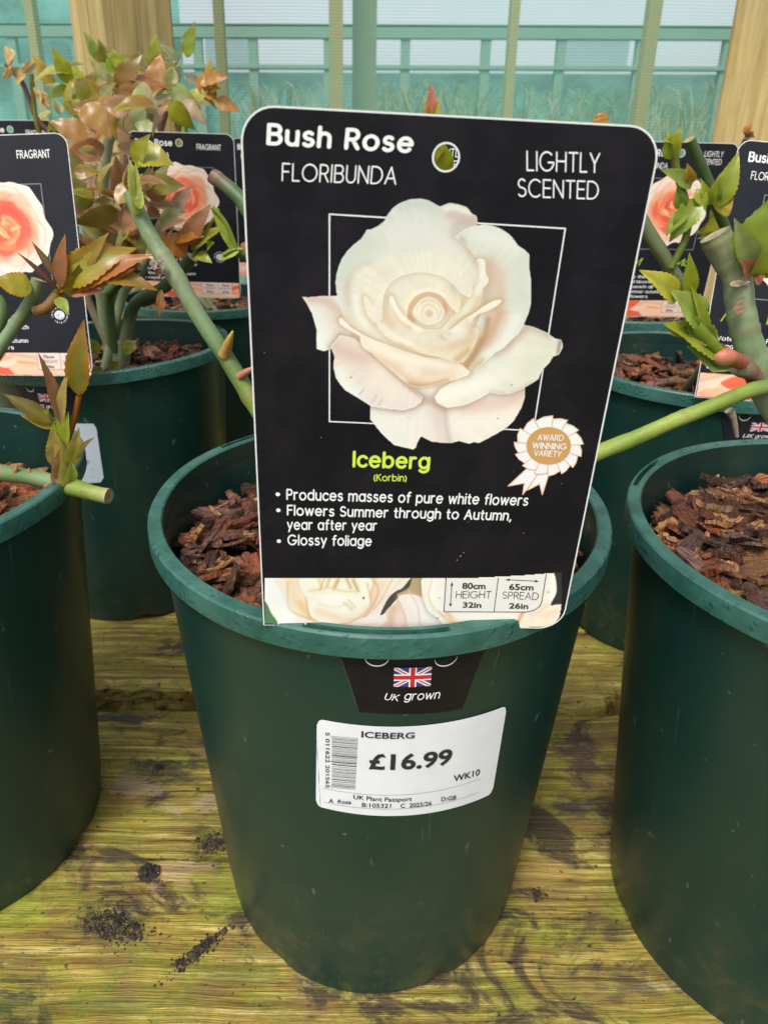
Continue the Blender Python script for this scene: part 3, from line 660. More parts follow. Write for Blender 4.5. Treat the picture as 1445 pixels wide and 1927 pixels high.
PK = (226, 202, 190); CR = (240, 230, 205); OR_ = (226, 170, 112); MT = (212, 226, 217); WH = (238, 240, 232)
p = Paint(562, 1064, 366, 850, 1.6)
p.petal([(690, 450), (760, 400), (860, 440), (930, 500), (960, 600), (930, 690), (880, 740), (800, 760), (700, 720), (660, 640), (640, 560)], (226, 214, 188), [([(760, 735), (800, 745), (830, 730)], 14, (206, 168, 118), .9), ([(880, 690), (900, 680)], 12, (204, 150, 84), .9)])
p.petal([(568, 558), (580, 559), (600, 557), (634, 556), (655, 590), (660, 650), (626, 656), (610, 661), (596, 657), (595, 638), (596, 622), (587, 590), (575, 568)], (226, 232, 224),
        [([(585, 562), (615, 567), (640, 590)], 13, (222, 198, 186), .95), ([(600, 640), (610, 655)], 9, (232, 240, 234), .6), ([(625, 600), (650, 640)], 16, (232, 214, 202), .7)], (1.6, .5, (245, 248, 244)), sm=False)
p.petal([(697, 760), (696, 789), (716, 814), (740, 837), (760, 842), (777, 846), (783, 842), (784, 836), (792, 821), (801, 826), (812, 831), (830, 833), (847, 834), (863, 830), (882, 835), (892, 832), (901, 834), (931, 818), (950, 807), (966, 793), (981, 767), (987, 749), (987, 725), (880, 700), (760, 720)], (233, 229, 219),
        [([(836, 762), (838, 790), (843, 820), (846, 832)], 6, (212, 198, 194), .8), ([(820, 780), (826, 826)], 16, (222, 208, 202), .7), ([(870, 764), (940, 762), (985, 740)], 15, (232, 208, 196), .95), ([(860, 800), (960, 780)], 16, (238, 234, 220), .6),
         ([(710, 780), (750, 820)], 24, (224, 234, 228), .8), ([(770, 772), (800, 790), (815, 820)], 13, (230, 228, 226), .6), ([(745, 762), (800, 752), (835, 766)], 10, (208, 176, 158), .7)], (2, .35, (246, 244, 240)), sm=False)
p.petal([(984, 610), (1005, 615), (1030, 626), (1043, 636), (1056, 639), (1059, 652), (1052, 667), (1040, 671), (1034, 682), (1020, 696), (1013, 713), (1000, 722), (987, 729), (962, 740), (940, 742), (921, 738), (904, 748), (884, 758), (870, 763), (840, 767), (822, 758), (817, 747), (828, 732), (856, 715), (884, 698), (903, 687), (931, 660), (960, 630)], (226, 230, 214),
        [([(948, 652), (975, 628), (1000, 617), (1030, 630)], 11, (214, 190, 178), .95), ([(935, 664), (955, 645)], 9, (206, 184, 168), .8), ([(1053, 642), (1049, 664)], 4, (168, 140, 128), .9), ([(830, 745), (880, 730), (920, 715)], 18, (238, 240, 230), .8), ([(1000, 640), (1030, 660), (990, 700)], 20, (220, 226, 202), .7),
         ([(930, 700), (960, 680)], 26, (230, 232, 218), .6), ([(925, 738), (960, 741), (1000, 720)], 5, (206, 190, 178), .5)], (1.8, .5, (244, 244, 236)), shadow=(.7, 7, (196, 164, 140)), sm=False)
p.petal([(622, 652), (629, 671), (627, 691), (632, 712), (640, 724), (650, 735), (672, 748), (697, 764), (722, 768), (740, 770), (758, 772), (779, 766), (792, 757), (795, 746), (780, 732), (772, 727), (756, 714), (740, 701), (713, 678), (700, 664), (686, 652), (665, 636), (640, 630)], (231, 224, 214),
        [([(632, 655), (665, 668), (700, 680)], 17, (228, 200, 188), .9), ([(700, 662), (740, 700), (770, 726), (792, 742)], 6, (206, 160, 130), .8), ([(640, 700), (650, 724), (680, 745)], 12, (228, 236, 232), .8), ([(690, 748), (720, 760), (760, 766)], 12, (228, 222, 218), .8), ([(705, 690), (740, 730)], 18, (238, 228, 214), .6),
         ([(676, 742), (684, 733)], 2.2, (200, 190, 190), .6), ([(700, 757), (708, 745)], 2.2, (200, 190, 190), .5), ([(712, 762), (718, 752)], 2, (200, 190, 190), .5)], (1.8, .4, (246, 246, 240)), shadow=(.75, 6, (190, 158, 146)), sm=False)
p.petal([(719, 427), (725, 410), (731, 400), (740, 390), (751, 382), (769, 375), (790, 373), (805, 376), (820, 384), (828, 388), (845, 381), (862, 384), (878, 389), (888, 401), (897, 406), (899, 421), (876, 432), (858, 446), (900, 520), (860, 600), (700, 600), (690, 470)], (212, 221, 213),
        [([(760, 385), (800, 384), (820, 398)], 13, (200, 214, 206), .8), ([(845, 405), (870, 408), (895, 412)], 10, (216, 196, 188), .95), ([(850, 440), (862, 420), (885, 420)], 10, (208, 190, 182), .8), ([(838, 392), (855, 390), (884, 400)], 5, (226, 232, 214), .9), ([(828, 392), (824, 425), (850, 450)], 8, (218, 216, 200), .5),
         ([(740, 450), (800, 440), (840, 470)], 34, (222, 226, 218), .9), ([(760, 500), (830, 500)], 34, (226, 225, 218), .8)], (1.5, .25, (236, 240, 236)), sm=False)
p.petal([(719, 426), (710, 425), (698, 431), (690, 432), (679, 449), (665, 460), (653, 472), (644, 485), (638, 498), (633, 515), (631, 532), (633, 550), (638, 572), (645, 592), (653, 605), (670, 618), (688, 628), (720, 640), (760, 600), (740, 520), (735, 460)], (216, 225, 216),
        [([(690, 445), (660, 480), (645, 520)], 18, (206, 220, 211), .9), ([(688, 504), (668, 512), (655, 540), (658, 570)], 9, (214, 204, 188), .85), ([(680, 500), (700, 495)], 6, (206, 200, 186), .6), ([(650, 590), (665, 605), (690, 618)], 10, (232, 220, 192), .8), ([(690, 470), (720, 450)], 20, (214, 218, 206), .5)], (1.5, .4, (238, 242, 236)), sm=False)
p.petal([(675, 505), (700, 494), (760, 478), (830, 470), (880, 490), (905, 540), (890, 600), (850, 650), (760, 668), (700, 640), (668, 600), (660, 560), (664, 525)], (228, 228, 212),
        [([(722, 522), (716, 560), (726, 595), (736, 610)], 12, (232, 212, 176), .8), ([(740, 515), (790, 505), (850, 515)], 12, (222, 222, 200), .5), ([(770, 598), (772, 580), (788, 562), (810, 555), (832, 566), (838, 585)], 9, (232, 196, 150), .9), ([(768, 594), (776, 604)], 7, (224, 170, 120), .8), ([(836, 574), (837, 585)], 6, (226, 176, 124), .8),
         ([(850, 540), (854, 562)], 7, (214, 206, 176), .7), ([(880, 548), (866, 575), (848, 600)], 10, (230, 206, 166), .8), ([(668, 560), (672, 590), (690, 610)], 8, (236, 234, 224), .8), ([(690, 545), (700, 590), (716, 620)], 7, (238, 234, 220), .7), ([(800, 520), (850, 512)], 20, (232, 230, 214), .7)], None, soft=11)
p.petal([(688, 560), (698, 524), (726, 500), (770, 487), (836, 488), (884, 520), (886, 556), (868, 552), (836, 522), (786, 512), (742, 526), (722, 556), (716, 604)], (230, 229, 213), [([(720, 560), (745, 530), (790, 517), (840, 528)], 5, (240, 238, 226), .8)], (1.1, .35, (240, 240, 228)), shadow=(.5, 6, (212, 190, 152)), fade=([(688, 570), (696, 522), (726, 498), (770, 485), (836, 486), (886, 520)], 16))
p.petal([(742, 575), (750, 548), (776, 530), (812, 525), (846, 536), (866, 558), (862, 588), (846, 576), (830, 556), (806, 549), (782, 557), (768, 576), (764, 604)], (234, 228, 206), [([(765, 580), (780, 555), (806, 545), (835, 556)], 4, (242, 238, 222), .8)], (1.1, .35, (242, 240, 226)), shadow=(.55, 5, (214, 180, 132)), fade=([(742, 580), (748, 546), (776, 527), (812, 522), (846, 533), (868, 558)], 12))
p.petal([(856, 446), (865, 438), (876, 430), (893, 424), (910, 422), (927, 424), (944, 431), (959, 441), (968, 452), (974, 461), (986, 469), (996, 478), (995, 500), (998, 520), (999, 538), (999, 556), (998, 575), (994, 590), (986, 609), (975, 628), (964, 637), (948, 654), (931, 664), (917, 676), (903, 688), (890, 693), (882, 700), (868, 690), (878, 660), (905, 590), (908, 540), (898, 488), (880, 465)], (217, 225, 213),
        [([(868, 452), (880, 478), (893, 500)], 8, (204, 194, 180), .9), ([(888, 492), (896, 492)], 8, (216, 196, 176), .8), ([(925, 500), (935, 520), (940, 545), (930, 575)], 17, (222, 202, 180), .9), ([(915, 500), (918, 530), (912, 570)], 12, (216, 192, 168), .8), ([(940, 590), (925, 625), (915, 650)], 13, (224, 186, 152), .95), ([(950, 600), (938, 640)], 8, (232, 208, 186), .6),
         ([(918, 600), (912, 630), (898, 660), (878, 686)], 7, (212, 168, 112), .85), ([(905, 640), (890, 668), (876, 688)], 6, (204, 160, 104), .8), ([(970, 600), (950, 640), (920, 665)], 12, (230, 234, 224), .9), ([(975, 500), (980, 560)], 18, (210, 222, 210), .8), ([(900, 440), (950, 455)], 16, (224, 230, 222), .8), ([(893, 690), (905, 680)], 7, (226, 190, 130), .7)], (1.5, .45, (240, 244, 238)), shadow=(.55, 7, (200, 190, 172)), sm=False)
p.petal([(898, 487), (912, 490), (913, 508), (916, 518), (919, 526), (917, 533), (908, 543), (906, 556), (900, 578), (880, 598), (855, 622), (836, 622), (840, 606), (856, 588), (872, 574), (886, 553), (894, 530), (895, 505)], (228, 228, 210),
        [([(904, 490), (906, 520), (896, 550)], 6, (234, 236, 226), .8), ([(902, 560), (890, 585), (865, 610)], 7, (232, 206, 168), .8), ([(893, 540), (880, 565), (850, 598)], 3.5, (240, 238, 218), .7)], (1.2, .35, (242, 242, 230)), shadow=(.6, 5, (216, 182, 140)), fade=([(894, 500), (888, 545), (866, 575), (838, 600), (836, 622)], 9))
p.petal([(944, 566), (936, 564), (926, 567), (905, 579), (890, 590), (872, 601), (850, 618), (834, 628), (838, 636), (858, 636), (874, 628), (884, 620), (888, 604), (898, 592), (919, 584), (932, 577)], (232, 232, 214),
        [([(850, 625), (875, 620)], 10, (236, 236, 226), .8), ([(900, 584), (930, 572)], 4, (238, 236, 214), .7)], (1.2, .4, (244, 242, 228)), shadow=(.7, 5, (214, 170, 116)), fade=([(834, 620), (850, 636), (878, 630), (884, 612)], 9))
p.petal([(637, 601), (642, 597), (650, 606), (662, 617), (684, 630), (705, 640), (728, 648), (760, 660), (800, 672), (835, 675), (862, 681), (871, 688), (884, 700), (880, 706), (865, 711), (850, 716), (837, 719), (815, 724), (796, 728), (786, 729), (772, 726), (756, 714), (740, 700), (713, 677), (698, 663), (684, 654), (679, 645), (677, 632), (655, 620), (640, 610)], (237, 228, 208),
        [([(700, 646), (730, 664), (780, 680), (840, 690)], 8, (240, 234, 218), .9), ([(700, 668), (740, 690), (770, 712), (800, 722)], 8, (236, 210, 176), .8), ([(770, 722), (800, 727), (840, 716)], 7, (214, 174, 118), .8), ([(800, 700), (850, 704)], 12, (236, 214, 186), .7), ([(645, 606), (675, 626)], 4, (242, 240, 228), .7), ([(760, 650), (820, 668)], 7, (226, 206, 176), .6)], (1.4, .5, (246, 242, 228)), shadow=(.6, 5, (206, 164, 128)), sm=False)
p.petal([(684, 560), (690, 590), (706, 612), (728, 634), (752, 648), (790, 664), (826, 672), (860, 681), (874, 678), (892, 650), (900, 620), (880, 618), (860, 634), (838, 636), (800, 636), (770, 630), (750, 622), (722, 604), (704, 580), (692, 560)], (237, 228, 202),
        [([(700, 590), (724, 616), (756, 640), (800, 656)], 5, (242, 238, 222), .9), ([(704, 612), (712, 636), (724, 648)], 6, (228, 184, 130), .8), ([(752, 650), (790, 668)], 5, (224, 178, 130), .8), ([(790, 648), (840, 654), (880, 640)], 13, (232, 214, 178), .7), ([(850, 650), (885, 640), (892, 624)], 9, (230, 204, 168), .8), ([(860, 676), (880, 660)], 8, (222, 188, 134), .8)], (1.1, .3, (246, 240, 222)), shadow=(.5, 5, (214, 178, 132)), fade=([(704, 580), (722, 604), (750, 622), (800, 636), (860, 634), (885, 618)], 10))
p.petal([(732, 558), (738, 556), (742, 562), (748, 576), (758, 590), (772, 604), (788, 614), (806, 620), (830, 618), (842, 606), (850, 598), (842, 622), (818, 634), (790, 632), (764, 622), (746, 610), (735, 596), (733, 578)], (236, 230, 208),
        [([(738, 566), (748, 588), (766, 608), (790, 620)], 4, (243, 240, 224), .9), ([(738, 590), (750, 606), (770, 618)], 6, (236, 200, 158), .8), ([(800, 628), (830, 622)], 6, (226, 214, 180), .7)], (1.1, .35, (246, 242, 226)), shadow=(.7, 3.5, (214, 180, 138)), fade=([(733, 580), (746, 612), (790, 634), (842, 622), (850, 600)], 8))
p.petal([(776, 590), (782, 574), (794, 562), (808, 558), (822, 564), (832, 576), (836, 588), (830, 602), (816, 610), (800, 610), (786, 602)], (234, 230, 210),
        [([(783, 586), (790, 572)], 3, (244, 244, 230), .7)], (1.1, .35, (244, 242, 226)), shadow=(.7, 4.5, (224, 186, 138)))
p.petal([(786, 590), (790, 574), (806, 566), (822, 572), (828, 586), (818, 600), (800, 602)], (236, 231, 210), (), (1.0, .3, (244, 242, 226)), shadow=(.6, 3, (212, 192, 150)), fade=([(786, 592), (800, 605), (820, 602)], 5))
p.petal([(795, 588), (803, 575), (817, 580), (820, 590), (810, 598), (799, 597)], (238, 232, 212), (), (1.0, .3, (244, 242, 226)), shadow=(.6, 2.6, (214, 186, 144)), fade=([(797, 596), (808, 601), (820, 594)], 3.5))
p.petal([(801, 590), (807, 583), (813, 590), (808, 595)], (226, 206, 176), (), shadow=(.5, 2, (214, 180, 140)))
for a in ((660.5, 710, 1.6), (962, 724.5, 1.4), (936, 787, 1.4)): p.petal([(a[0]-a[2], a[1]), (a[0], a[1]-a[2]), (a[0]+a[2], a[1]), (a[0], a[1]+a[2])], (60, 66, 60), soft=.6)
p.petal([(864, 519), (868, 507), (867, 514)], (250, 252, 250)); p.petal([(755, 786), (758, 781), (759, 784)], (252, 252, 250))
lm_ = p.C.mean(-1, keepdims=True); p.C = p.C*.86+.14*lm_*np.array([1.08, 1.0, .88]); p.C *= np.array([1.035, .995, .965]); p.C *= .5+.5*np.clip(p.C.mean(-1, keepdims=True)/.76, .6, 1.06); p.mesh(F.pxn, .00016).build('rose_photo', M_PRINT, E1)

# bottom strip: two more white roses
p = Paint(497, 1057, 1074, 1190, 1.5, s(240, 238, 230))
strip_top = lambda X: np.interp(X, [495, 820, 900, 980, 1070], [1086.5, 1087, 1086, 1082, 1074.5])
p.petal([(490, 1060), (560, 1060), (620, 1150), (600, 1190), (500, 1190)], (241, 240, 236), [([(530, 1080), (545, 1130)], 10, (230, 226, 214), .7)])
p.petal([(543, 1080), (790, 1080), (760, 1100), (700, 1150), (690, 1185), (600, 1180), (560, 1160), (540, 1120)], (240, 232, 212), [([(548, 1090), (556, 1130), (590, 1160)], 13, (236, 214, 178), .9), ([(565, 1135), (585, 1160)], 7, (230, 196, 150), .8), ([(700, 1085), (695, 1130)], 10, (232, 192, 158), .9), ([(720, 1100), (700, 1140)], 9, (238, 208, 182), .8)])
p.petal([(570, 1085), (690, 1085), (695, 1120), (697, 1140), (680, 1162), (640, 1174), (610, 1172), (586, 1160), (578, 1130)], (241, 238, 220), [([(600, 1088), (606, 1108)], 4, (228, 202, 150), .8), ([(618, 1088), (614, 1104)], 3, (222, 188, 130), .7), ([(634, 1092), (628, 1106)], 4, (226, 184, 126), .9), ([(652, 1088), (660, 1106)], 4, (226, 196, 140), .8), ([(666, 1092), (674, 1110)], 4, (216, 182, 124), .8),
         ([(590, 1110), (630, 1112), (670, 1116)], 6, (232, 222, 186), .6), ([(620, 1128), (650, 1132)], 18, (246, 243, 230), .8), ([(600, 1150), (660, 1168), (690, 1150)], 9, (238, 212, 176), .8), ([(648, 1134), (662, 1146)], 3, (214, 186, 120), .6), ([(656, 1130), (668, 1142)], 3, (214, 186, 120), .5)], (1.4, .5, (248, 246, 236)), shadow=(.5, 5, (230, 196, 150)))
p.petal([(497, 1132), (520, 1140), (560, 1160), (600, 1172), (650, 1176), (648, 1195), (497, 1195)], (243, 242, 236), [([(560, 1166), (620, 1180)], 8, (236, 226, 208), .6)], (1.2, .4, (250, 250, 246)))
p.petal([(640, 1195), (650, 1172), (690, 1160), (715, 1140), (745, 1105), (760, 1090), (780, 1080), (800, 1080), (770, 1100), (740, 1125), (720, 1150), (728, 1158), (722, 1175), (708, 1195)], (240, 228, 214), [([(690, 1166), (715, 1155)], 6, (242, 236, 228), .8), ([(660, 1188), (690, 1182)], 5, (222, 160, 118), .85), ([(730, 1110), (700, 1150)], 8, (236, 210, 190), .7)], (1.2, .5, (248, 244, 238)), shadow=(.4, 4, (222, 180, 144)))
p.petal([(775, 1086), (792, 1083), (796, 1100), (770, 1115), (750, 1124), (725, 1152), (718, 1157), (716, 1154), (730, 1126), (745, 1112), (757, 1106)], (70, 72, 60))
p.petal([(778, 1084), (794, 1084), (794, 1110), (790, 1140), (775, 1160), (748, 1122), (756, 1114), (770, 1104)], (182, 162, 122), [([(770, 1120), (780, 1140)], 8, (214, 176, 142), .8)])
p.petal([(726, 1150), (742, 1135), (752, 1122), (760, 1140), (766, 1165), (770, 1195), (705, 1195), (716, 1178), (727, 1164)], (232, 206, 186), [([(740, 1145), (735, 1175)], 7, (220, 178, 148), .7), ([(752, 1160), (750, 1185)], 9, (238, 222, 212), .7)], (1.2, .4, (246, 238, 230)))
p.petal([(750, 1122), (775, 1118), (800, 1130), (830, 1170), (832, 1195), (765, 1195), (768, 1188), (765, 1160), (757, 1140)], (236, 228, 218), [([(775, 1130), (800, 1160)], 12, (242, 238, 232), .8), ([(790, 1180), (820, 1185)], 7, (234, 210, 196), .8)], (1.2, .5, (250, 248, 242)), shadow=(.4, 4, (214, 172, 140)))
p.petal([(796, 1087), (793, 1105), (797, 1128), (806, 1150), (822, 1162), (838, 1180), (860, 1195), (1060, 1195), (1060, 1150), (1045, 1070), (900, 1070), (830, 1080)], (240, 234, 220), [([(815, 1095), (812, 1125), (828, 1150)], 7, (246, 244, 234), .7), ([(840, 1150), (852, 1168)], 5, (226, 190, 144), .9), ([(850, 1172), (900, 1178), (960, 1178)], 10, (242, 220, 188), .8), ([(984, 1150), (972, 1176)], 4, (218, 160, 96), .9), ([(1000, 1158), (1030, 1140)], 6, (234, 208, 182), .7), ([(990, 1172), (1040, 1160)], 10, (242, 224, 198), .7), ([(1042, 1075), (1040, 1130)], 6, (248, 247, 240), .8)], (1.4, .4, (250, 249, 242)), shadow=(.5, 4, (120, 110, 90)))
p.petal([(1041, 1070), (1062, 1070), (1062, 1150), (1036, 1140), (1046, 1115), (1045, 1090)], (52, 50, 52), soft=1)
p.petal([(1030, 1142), (1062, 1141), (1060, 1185), (990, 1192), (1010, 1165)], (243, 232, 210), None or [([(1020, 1160), (1045, 1150)], 6, (238, 212, 188), .7)])
p.petal([(496, 1132), (504, 1138), (510, 1152), (523, 1174), (497, 1174)], (84, 128, 90))
p.petal([(496, 1090), (498, 1095), (497, 1098)], (40, 30, 40))
for q_, w_, c_, a_ in (([(542, 1096), (542, 1136), (556, 1154), (584, 1164)], 2.4, (222, 184, 136), .7), ([(576, 1124), (584, 1160), (610, 1175), (643, 1176), (679, 1160), (697, 1136), (691, 1098)], 2.0, (222, 180, 130), .75), ([(602, 1110), (610, 1089)], 1.6, (206, 172, 110), .8), ([(615, 1106), (622, 1089)], 1.4, (206, 172, 110), .7), ([(629, 1108), (638, 1090)], 2.4, (214, 160, 96), .8), ([(660, 1106), (653, 1090)], 2.0, (214, 170, 120), .8), ([(674, 1113), (663, 1090)], 1.8, (196, 160, 106), .8),
        ([(580, 1112), (602, 1109), (620, 1105), (645, 1112), (676, 1112)], 1.8, (218, 206, 160), .7), ([(520, 1092), (536, 1120), (548, 1150)], 3, (226, 220, 208), .6), ([(600, 1135), (625, 1142), (650, 1138)], 3, (228, 216, 180), .5), ([(704, 1092), (712, 1112), (700, 1142), (686, 1160)], 2.2, (216, 164, 124), .7), ([(738, 1090), (722, 1120), (704, 1146)], 2.2, (224, 186, 158), .7), ([(812, 1092), (806, 1120), (818, 1146), (836, 1160)], 2.2, (222, 212, 188), .8), ([(826, 1150), (845, 1168), (880, 1176)], 2.4, (220, 186, 146), .7), ([(770, 1112), (785, 1140), (790, 1175)], 2, (222, 190, 168), .6)):
    p.line(q_, w_, c_, a_)
for a in ((684, 1125, 2.2), (826, 1125, 1.3), (823, 1163, 1.5), (1031, 1114, 1.3)): p.petal([(a[0]-a[2], a[1]), (a[0], a[1]-a[2]), (a[0]+a[2], a[1]), (a[0], a[1]+a[2])], (56, 60, 66), soft=.6)
NOTCH = lambda X, Y: ((Y < np.interp(X, [497, 519, 640, 641, 905, 906, 985, 1030, 1045, 1053, 1060], [1173, 1175, 1182, 1191, 1190, 1181, 1181, 1179, 1173, 1160, 1120])) & (X < np.interp(Y, [1074, 1140, 1182], [1069.5, 1060.5, 1055]))) & (Y > strip_top(X)) & (X > 497)
p.mesh(F.pxn, .00012, clip=NOTCH).build('bottom_photo', M_PRINT, E1)
k = MB(); lw = .00016
box = [(839, 1087), (835, 1150), (988, 1151), (1003, 1148), (1015, 1140), (1019, 1130), (1027, 1079)]
# pale window behind the sizes
poly(k, [uv(*q) for q in ((840, 1087.5), (936.5, 1087), (1027, 1080), (1019, 1130), (1011, 1143), (995, 1150.5), (835.5, 1150))][::-1], F.P, .00022, 1)
for q in ([uv(*a) for a in box[:2]], [uv(*a) for a in box[1:3]], [uv(*a) for a in box[2:]], [uv(937, 1087), uv(929, 1150)]): strip(k, q, lw, F.P, .0003+random.random()*.00002, 0)
for a, b in (((850, 1096), (847, 1140)), ((952, 1090), (1012, 1093))):
    A_, B_ = np.array(uv(*a)), np.array(uv(*b)); strip(k, [A_, B_], lw, F.P, .0003); d = (B_-A_)/np.linalg.norm(B_-A_); nn = np.array([-d[1], d[0]])
    for e_, sg in ((A_, 1), (B_, -1)): poly(k, [e_-d*sg*.0004, e_+d*sg*.0014+nn*.0006, e_+d*sg*.0014-nn*.0006], F.P, .00034)
def tb(t, a, b, h, bold): stext(k, t, uv(*a), uv(*b), uv(a[0]+.5, a[1]-h), F.P, bold, .0003)
tb('80cm', (869, 1107), (913, 1107.5), 11.5, .03); tb('32in', (870, 1142.5), (905, 1142.8), 10.5, .03); tb('65cm', (957, 1109), (1003, 1110), 11.5, .03); tb('26in', (957, 1144), (993, 1145), 10.5, .03)
rtext(k, 'HEIGHT', uv(857, 1125), uv(923, 1125), uv(858, 1111), F.P, .09, .12, .0003); rtext(k, 'SPREAD', uv(944, 1126), uv(1012, 1128), uv(945, 1112), F.P, .09, .12, .0003)
k.build('size_panel', [M_INK, mat('panel_pale', (.80, .78, .73), .5)], E1)
# award rosette
k = MB(); zc = (1032, 837); Z = lambda a, b: (940+a/8.028, 770+b/8.028)
def ring(j, rr, ry=None): t = R_(j); return (735+rr*math.cos(t), 548-(ry or rr)*math.sin(t))
tails = [[(410, 890), (120, 1160), (370, 1115), (345, 1290), (590, 950), (500, 900)], [(590, 950), (410, 1225), (600, 1125), (640, 1290), (735, 990), (700, 940)]]
for i, q in enumerate(tails):
    c = np.mean(q, 0)
    bm = bmesh.new(); vs_ = [bm.verts.new((*uv(*Z(*a)), 0)) for a in q]; f = bm.faces.new(vs_); bmesh.ops.triangulate(bm, faces=[f]); ix = {v: i_ for i_, v in enumerate(bm.verts)}
    k.add([F.P(v.co.x, v.co.y, .0001+.00002*i) for v in bm.verts], [tuple(ix[v] for v in f.verts) for f in bm.faces], mi=0); bm.free()
    for a, b in zip(q, q[1:]+q[:1]): strip(k, [uv(*Z(*a)), uv(*Z(*b))], .00018, F.P, .00016+.00001*i, 1)
angs = [82, 56, 30, 2, -22, -47, -69, -92, -115, -140, -165, -188, -216, -245]
for i in range(14):
    a0 = angs[i]; a1 = angs[(i-1) % 14]+(360 if i == 0 else 0)
    if i == 0: a1 = 115
    else: a1 = angs[i-1]
    rr = [338, 520, 440]
    q = [ring(a0, 335, 282), ring(a0+1, 525, 458), ring((a0*.5+a1*.5), 505, 440), ring(a1, 470, 408), ring(a1, 335, 282)]
    q = [uv(*Z(*b)) for b in q]; poly(k, q, F.P, .0002, 0)
    for a, b in zip(q[:4], q[1:]): strip(k, [a, b], .00015, F.P, .00024+(i % 3)*.00002, 1)
poly(k, [uv(*Z(*ring(t*10, 336, 284))) for t in range(36)], F.P, .0003, 2)
k.build('award_rosette', [M_WHITE, M_TANL, M_TAN], E1)
k = MB()
for t, a, b, h in (('AWARD', (560, 468), (950, 478), 100), ('WINNING', (480, 590), (1000, 610), 100), ('VARIETY', (508, 700), (915, 722), 96)):
    rtext(k, t, uv(*Z(*a)), uv(*Z(*b)), uv(*Z(a[0]+15, a[1]-h)), F.P, .17, .08, .00036)
k.build('award_lettering', M_WHITE, E1)
k = MB()                                    # dust, scuffs and a dried soil spot on the card
for px_, py_, r_ in ((866, 1046, 3.2), (872, 1040, 2.2), (860, 1054, 2.2), (985, 1003, 1.6), (880, 982, 1.6), (604, 823, 1.6), (498, 664, 1.6), (966, 886, 1.2), (1056, 910, 1.4)):
    n_ = 9; c = uv(px_, py_); poly(k, [(c[0]+r_*.00017*random.uniform(.5, 1.2)*math.cos(6.283*t/n_), c[1]+r_*.00017*random.uniform(.5, 1.2)*math.sin(6.283*t/n_)) for t in range(n_)], F.P, .00005)
k.build('speck', mat('dried_soil', (.22, .17, .12), .9), E1)
# tab passing through the slot and down the pot wall
WC = Wall('c'); k = MB()
tq = [WC.uv(638, 1222), WC.uv(915, 1216), WC.uv(868, 1332), WC.uv(676, 1338)]; ztop = ZB-.0026
tq[0] = (tq[0][0], ztop); tq[1] = (tq[1][0], ztop); patch(k, WC, tq, .0005, 24, 4, 0)
edge_l = [tq[0], tq[3]]; strip(k, [np.array(tq[0])*(1-t)+np.array(tq[3])*t for t in np.linspace(0.12, .9, 8)], .0005, lambda a, b, o: WC.P(a, b, o), .00065, 1)
tab = k.build('tab', [M_CARD, mat('worn_edge', (.07, .07, .065), .6)], E1)
k = MB()
M_HOLE = mat('hole_shade', (.003, .004, .004), .8)  # dark disc on the tab stands in for the hole's shaded opening
for hx in (709, 838):
    c = WC.uv(hx, 1236); rad = .0046; ths = .112
    cz = min(c[1], ztop-.0002); m_ = [(c[0]+rad/ths*math.cos(t), cz+rad*.95*math.sin(t)) for t in np.linspace(math.pi, 2*math.pi, 17)]
    k.add([WC.P(a, min(b, ztop), .0007) for a, b in m_], [tuple(range(17))], mi=0)
    strip(k, m_, .00035, lambda a, b, o: WC.P(a, b, o), .0009, 1)
    k.build('painted_hole', [M_HOLE, M_EDGE], tab); k = MB()
k = MB(); union_flag(k, WC.P, WC.uv(740, 1290), WC.uv(809, 1288), WC.uv(741, 1254), .0008); k.build('union_flag', [M_WHITE, M_BLUE, M_RED], tab)
k = MB(); st_off = .0009
rtext(k, 'UK', WC.uv(722, 1314), WC.uv(748, 1317), WC.uv(725, 1301), WC.P, .12, .14, st_off, slant=.12); rtext(k, 'grown', WC.uv(759, 1315), WC.uv(825, 1312), WC.uv(761, 1298), WC.P, .13, .10, st_off, slant=.12)
k.build('lettering', M_WHITE, tab)

# =================== price sticker on the middle pot
k = MB(); SQ = [WC.uv(597, 1351), WC.uv(953, 1326), WC.uv(925, 1492), WC.uv(595, 1515)]
patch(k, WC, SQ, .0004, 96, 4, 0, .07, 2.1); stk = k.build('price_sticker', M_STICK, pots['c'][0]); 
k = MB(); so_ = .0007
def wt(t, a, b, h, bold, dx=.5): stext(k, t, WC.uv(*a), WC.uv(*b), WC.uv(a[0]+dx, a[1]-h), WC.P, bold, so_)
wt('ICEBERG', (680, 1385), (779, 1387), 11.5, .022); wt('£16.99', (694, 1444), (848, 1434), 29, .030); wt('WK10', (852, 1469), (901, 1456), 12, .018)
wt('UK Plant Passport', (665, 1501), (774, 1505), 8, .012); wt('A  Rosa', (619, 1508), (661, 1511), 7.5, .012); wt('B:105321', (681, 1516), (735, 1518), 8, .012); wt('C  2025/26', (753, 1518), (811, 1513), 8, .012); wt('D:GB', (829, 1506), (857, 1502), 8, .012)
k.build('lettering', M_INK, stk)
k = MB()
a, b = (WC.uv(617, 1376), WC.uv(618, 1480)); x1_, x2_ = WC.uv(611, 1480), WC.uv(628, 1480)
